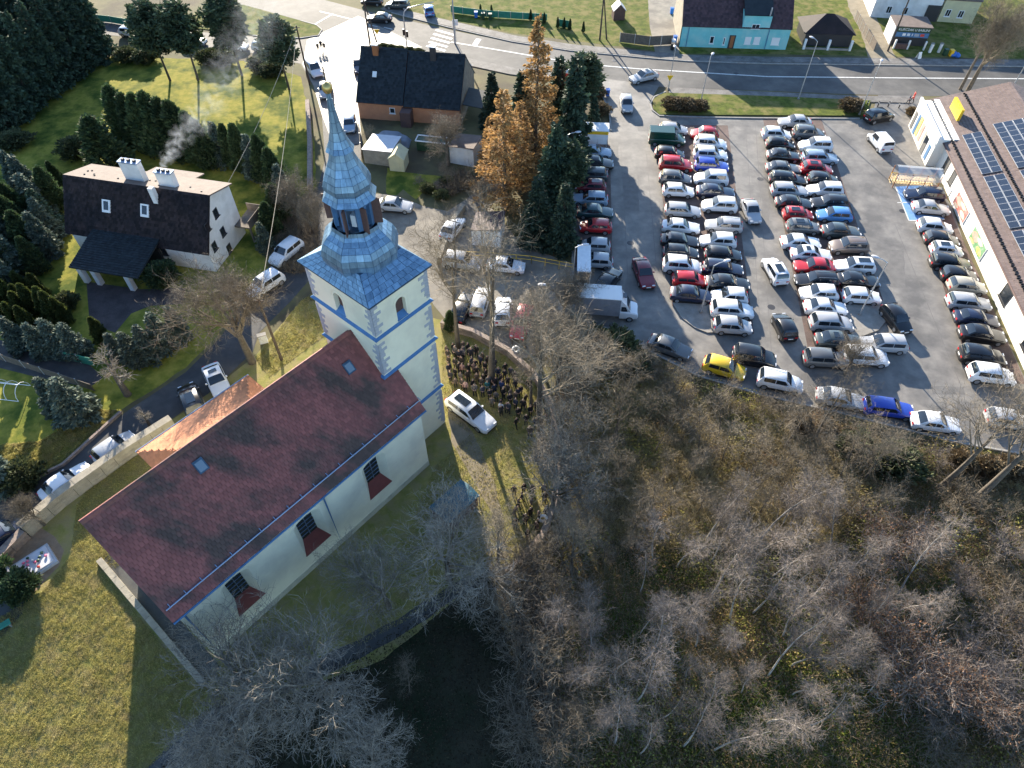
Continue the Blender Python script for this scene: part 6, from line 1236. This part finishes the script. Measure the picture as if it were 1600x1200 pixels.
for u, v, h, w_, k_, l in ((890,265,15,.8,0,'tall spruce in front of the advertising pylon'),(862,335,12,.9,1,'broad spruce above the yellow railing'),(905,200,10,1.0,2,'short spruce at the car park entrance'),(838,380,9,1.0,0,'dark spruce in the corner by the railing'),(878,390,9,.95,1,'dark spruce beside the car row'),(868,225,12,.8,1,'spruce behind the larches'),(925,205,5,1.0,0,'low spruce behind the trolley shed'),(815,250,12,.9,1,'spruce between the larches'),(880,330,9,1.1,2,'half-hidden spruce next to the lamp post'),(770,200,8,1.0,0,'spruce beside the orange house gable')): plant('spruce' if k_ != 2 else 'pine',u,v,h,l,None,w_,name='spruce_tree')
plant('larch',788,322,15,'full orange larch beside the white outbuilding',None,1.15,k=0); plant('larch',836,262,19,'pale tall larch behind the spruces',None,.85,k=1); plant('larch',812,300,12,'orange larch tucked between spruces',None,1.05,k=0); plant('larch',765,262,7,'small orange larch by the outbuilding',None,1.0,k=1)
for i, (u, v, h) in enumerate(((1050,170,1.5),(1070,172,1.5),(1092,172,1.3))): plant('brownbush',u,v,h,f'{ORD[i]} brown clipped bush on the sunny end of the verge','bushes on the verge',1.4)
plant('brownbush',1328,172,1.5,'brown bush at the supermarket end of the verge',None,1.5); plant('brownbush',1422,180,1.1,'yellow dry bush at the supermarket corner',None,1.0); plant('brownbush',930,150,1.4,'brown bush under the dark entrance sign',None,1.6); plant('brownbush',938,178,1.4,'brown dry bush beside the litter bin',None,1.4)
for i, (u, v) in enumerate(((751,24),(768,25),(829,32),(850,37),(871,44),(881,45),(890,47),(911,51))): plant('thuja',u,v,1.8,f'{ORD[i]} little pointed cypress of the row across the road','little cypresses across the road',.8)
plant('thuja',705,515,2.6,'pale green shrub at the tower corner',None,1.3,name='bush')
for i, (u, v) in enumerate(((668,300),(680,296),(700,288),(655,287),(690,310))): plant('redshrub' if i % 2 else 'bush',u,v,1.0,f'{ORD[i]} low plant in the raised bed by the yard','plants in the raised bed',1.3)
for i, (u, v) in enumerate(((600,80),(612,82),(625,84),(640,86),(655,88))): plant('bush',u,v,1.1,f'{ORD[i]} roadside bush behind the orange house ridge','bushes behind the orange house',1.1)
for i, (u, v) in enumerate(((200,95),(230,97),(330,98),(350,100),(410,108),(425,118))): plant('bush',u,v,1.8,f'{ORD[i]} hedge bush along the side street','hedge bushes along the side street',1.5)
for i, (u, v) in enumerate(((1560,60),(1590,40),(1545,30),(1600,85))): plant('shrub',u,v,3.5,f'{ORD[i]} bare bush beside the yellow house','bare bushes beside the yellow house',1.2)

# ------------------------------------------------------------------ grass, leaf litter, brambles (uncountable)
def np_scatter(P, n, seed):
    rg = np.random.default_rng(seed); A = np.array([(p.x,p.y) for p in P]); lo, hi = A.min(0), A.max(0); out = np.zeros((0,2))
    while len(out) < n:
        q = rg.uniform(lo,hi,(n*2,2)); c = np.zeros(len(q),bool)
        for a, b in zip(A, np.roll(A,-1,0)):
            m_ = ((a[1] > q[:,1]) != (b[1] > q[:,1])) & (q[:,0] < (b[0]-a[0])*(q[:,1]-a[1])/(b[1]-a[1]+1e-12)+a[0]); c ^= m_
        out = np.concatenate([out,q[c]])
    return out[:n], rg
def wob_field(q, f, seed):
    rg = np.random.default_rng(seed); out = np.zeros(len(q)); w = q+np.stack([np.sin(q[:,1]*f*.37+1),np.sin(q[:,0]*f*.41+2)],1)*1.1/f
    for _ in range(7):
        t = rg.uniform(0,6.283); k = f*rg.uniform(.55,1.5); out += np.sin((w[:,0]*math.cos(t)+w[:,1]*math.sin(t))*k+rg.uniform(0,6.28))
    return out/3.2
def blades(name, label, P, n, h, w, mname, seed, clump=1.0, keep=None, lean=.5, z=.01):
    q, rg = np_scatter(P, n, seed)
    if keep is not None: q = q[keep(q, rg)]
    n = len(q); hh = h*rg.uniform(.5,1.3,n)*(1+.35*clump*wob_field(q,2.3,seed)+.45*clump*wob_field(q,8.1,seed+1)+.3*clump*wob_field(q,15.,seed+2)); hh = np.maximum(hh,h*.25)
    az = rg.uniform(0,6.283,n); ln = rg.uniform(.1,1,n)*lean*hh; d = np.stack([np.cos(az)*ln,np.sin(az)*ln,hh],1); sd = np.stack([-np.sin(az),np.cos(az),np.zeros(n)],1)*(w*rg.uniform(.6,1.4,n))[:,None]
    b = np.concatenate([q,np.full((n,1),z)],1); V = np.stack([b-sd,b+sd,b+d],1).reshape(-1,3)
    o = link(bpy.data.objects.new(name, np_mesh(name, V, np.arange(n*3).reshape(-1,3), M[mname]))); return tag(o, label, 'grass', None, 'stuff')
def off_church(q, rg):
    c, s = math.cos(CH_A), math.sin(CH_A); x = (q[:,0]-CH[0])*c+(q[:,1]-CH[1])*s; y = -(q[:,0]-CH[0])*s+(q[:,1]-CH[1])*c
    return ~((x > -25.8) & (x < 3.2) & (np.abs(y) < 6.3)) & ~((x > -18) & (x < -7.5) & (y > 0) & (y < 10.8))
P_near = poly([(120,790),(170,720),(240,690),(330,1000),(470,1010),(480,1060),(330,1110),(210,1220),(-60,1260),(-60,1000),(60,930),(110,870)])
blades('grass','tussocky yellow-green grass of the church lawn', P_near, 230000, .12, .014, 'grassblade', 1, .75, off_church, .9)
blades('grass','yellow grass on the bank beside the telegraph pole', poly([(400,560),(470,470),(520,440),(540,500),(420,590)]), 22000, .10, .02, 'grassblade', 2, 1.0, off_church, .8)
blades('grass','thin grass under the trees east of the church', poly([(690,510),(760,525),(830,575),(866,645),(872,720),(856,800),(800,885),(720,925),(560,1010),(520,1000),(640,830),(690,700)]), 60000, .085, .02, 'grassblade', 3, 1.0, off_church, .8)
blades('grass','long lit grass of the garden lawn by the lane', poly([(0,770),(90,730),(190,642),(150,640),(60,690),(-60,700)]), 40000, .16, .025, 'grassblade', 4, 1.0, None, .7)
blades('grass','green grass clearing at the bottom of the wood', poly([(1180,1060),(1420,920),(1480,900),(1560,1000),(1520,1100),(1460,1240),(850,1260),(880,1150)]), 80000, .16, .022, 'greenblade', 5, 1.0, None, .8)
blades('grass','green ground cover under the birches', P_birch, 70000, .22, .03, 'greenblade', 6, 1.2, lambda q, rg: wob_field(q,.6,66)+rg.normal(0,.3,len(q)) > .1, .8)
def litter(name, label, P, n, size, mname, seed, h=.12, keep=None, flat=.4):
    q, rg = np_scatter(P, n, seed)
    if keep is not None: q = q[keep(q, rg)]
    n = len(q); z = .015+h*rg.random(n)**2*np.maximum(.1,1+wob_field(q,.9,seed)); d = rg.normal(size=(n,3)); d[:,2] *= flat
    o = link(bpy.data.objects.new(name, leaf_cloud(name, np.concatenate([q,z[:,None]],1), size, M[mname], rg, d, 1.5))); return tag(o, label, 'undergrowth', None, 'stuff')
litter('fallen_leaves','brown fallen leaves carpeting the wood floor', P_wood, 130000, .085, 'litter', 11, .10)
litter('bramble_leaves','green and ochre bramble patches across the wood', P_wood, 110000, .11, 'weed', 12, .75, lambda q, rg: (wob_field(q,.55,12)+.5*wob_field(q,1.7,13)+rg.normal(0,.25,len(q))) > .12, .7)
litter('bramble_leaves','ochre weeds on the sunny wood edge', poly([(890,600),(1000,570),(1150,625),(1300,660),(1280,720),(1050,760),(900,760)]), 40000, .10, 'weed', 14, .6, None, .7)
litter('fallen_leaves','fallen leaves in the deep shade below the church', P_shade, 26000, .08, 'shade_litter', 15, .06)
def stems(name, label, P, n, L, r, mname, seed):
    q, rg = np_scatter(P, n, seed); az = rg.uniform(0,6.283,n); el = rg.uniform(.25,1.4,n); ll = L*rg.uniform(.4,1.3,n); d = np.stack([np.cos(az)*np.cos(el),np.sin(az)*np.cos(el),np.sin(el)],1)*ll[:,None]
    sd = np.cross(d, rg.normal(size=(n,3))); sd /= np.linalg.norm(sd,axis=1,keepdims=True); sd *= r; b = np.concatenate([q,np.full((n,1),.01)],1); m_ = b+d*.6+np.array([0,0,.12]); e = b+d*np.array([1.15,1.15,.85])
    V = np.stack([b-sd,b+sd,m_+sd*.7,m_-sd*.7,e],1).reshape(-1,3); k = np.arange(n)[:,None]*5; F1 = k+np.array([[0,1,2]]); F2 = k+np.array([[0,2,3]]); F3 = k+np.array([[3,2,4]])
    o = link(bpy.data.objects.new(name, np_mesh(name, V, np.concatenate([F1,F2,F3]), M[mname]))); return tag(o, label, 'undergrowth', None, 'stuff')
stems('dead_stems','dead weed stems and briars through the wood', P_wood, 60000, .95, .012, 'briar', 21)
stems('dry_grass','dry straw standing on the sunny side of the wood', poly([(890,590),(1000,575),(1150,630),(1320,670),(1380,740),(1300,850),(1050,860),(900,830)]), 90000, .8, .011, 'straw', 24)
stems('dry_grass','dry straw on the bank below the car park', P_edge, 40000, .6, .011, 'straw', 25)
stems('dead_stems','dry brush on the bank behind the tower', poly([(440,330),(495,300),(500,400),(470,430),(420,420)]), 9000, 1.3, .016, 'briar', 22)
stems('dead_stems','dry brush heap beside the raised bed in the yard', poly([(690,290),(725,270),(735,290),(705,308)]), 1800, 1.3, .03, 'briar', 23)
# ------------------------------------------------------------------ chimney smoke
def smoke():
    m = bpy.data.materials.new('chimney_smoke'); m.use_nodes = True; t = m.node_tree; N, L = t.nodes, t.links; N.remove(N['Principled BSDF']); pv_ = N.new('ShaderNodeVolumePrincipled'); pv_.inputs['Color'].default_value = (.9,.94,1,1)
    tc = N.new('ShaderNodeTexCoord'); g = N.new('ShaderNodeNewGeometry'); n = N.new('ShaderNodeTexNoise'); n.inputs['Scale'].default_value = .9; n.inputs['Detail'].default_value = 6; n.inputs['Distortion'].default_value = 1.2; L.new(g.outputs['Position'], n.inputs['Vector'])
    r = N.new('ShaderNodeMapRange'); r.inputs[1].default_value = .46; r.inputs[2].default_value = .74; r.inputs[3].default_value = 0; r.inputs[4].default_value = 1.0; L.new(n.outputs[0], r.inputs[0])
    le = N.new('ShaderNodeVectorMath'); le.operation = 'LENGTH'; L.new(tc.outputs['Object'], le.inputs[0]); fo = N.new('ShaderNodeMapRange'); fo.inputs[1].default_value = 1.0; fo.inputs[2].default_value = .25; L.new(le.outputs['Value'], fo.inputs[0])
    a = N.new('ShaderNodeMath'); a.operation = 'MULTIPLY'; L.new(r.outputs[0], a.inputs[0]); L.new(fo.outputs[0], a.inputs[1]); oi = N.new('ShaderNodeObjectInfo'); b = N.new('ShaderNodeMath'); b.operation = 'MULTIPLY'; L.new(a.outputs[0], b.inputs[0]); L.new(oi.outputs['Alpha'], b.inputs[1])
    L.new(b.outputs[0], pv_.inputs['Density']); L.new(pv_.outputs[0], N['Material Output'].inputs['Volume'])
    t_ = thing('smoke', 'pale wood smoke drifting from the house chimney', 'smoke', c2); tag(t_, kind='stuff'); bm = bmesh.new(); bmesh.ops.create_icosphere(bm, subdivisions=2, radius=1.0); me = bpy.data.meshes.new('puff'); bm.to_mesh(me); bm.free(); me.materials.append(m)
    for k, (x, y, z, r_, d) in enumerate(((.1,.1,.3,.55,2.0),(.55,.6,.9,.9,1.2),(1.2,1.4,1.5,1.2,.8),(2.0,2.7,2.2,1.5,.5),(3.2,4.6,3.0,1.9,.35),(4.4,7.0,4.0,2.3,.22),(5.6,10.2,5.2,2.8,.16),(7.0,14.0,6.5,3.3,.12),(8.0,18.5,8,3.8,.09))):
        o = inst('puff', me, t_, (x,y,z), (.3*k,.5*k,k), r_); o.color = (1,1,1,d)
smoke()
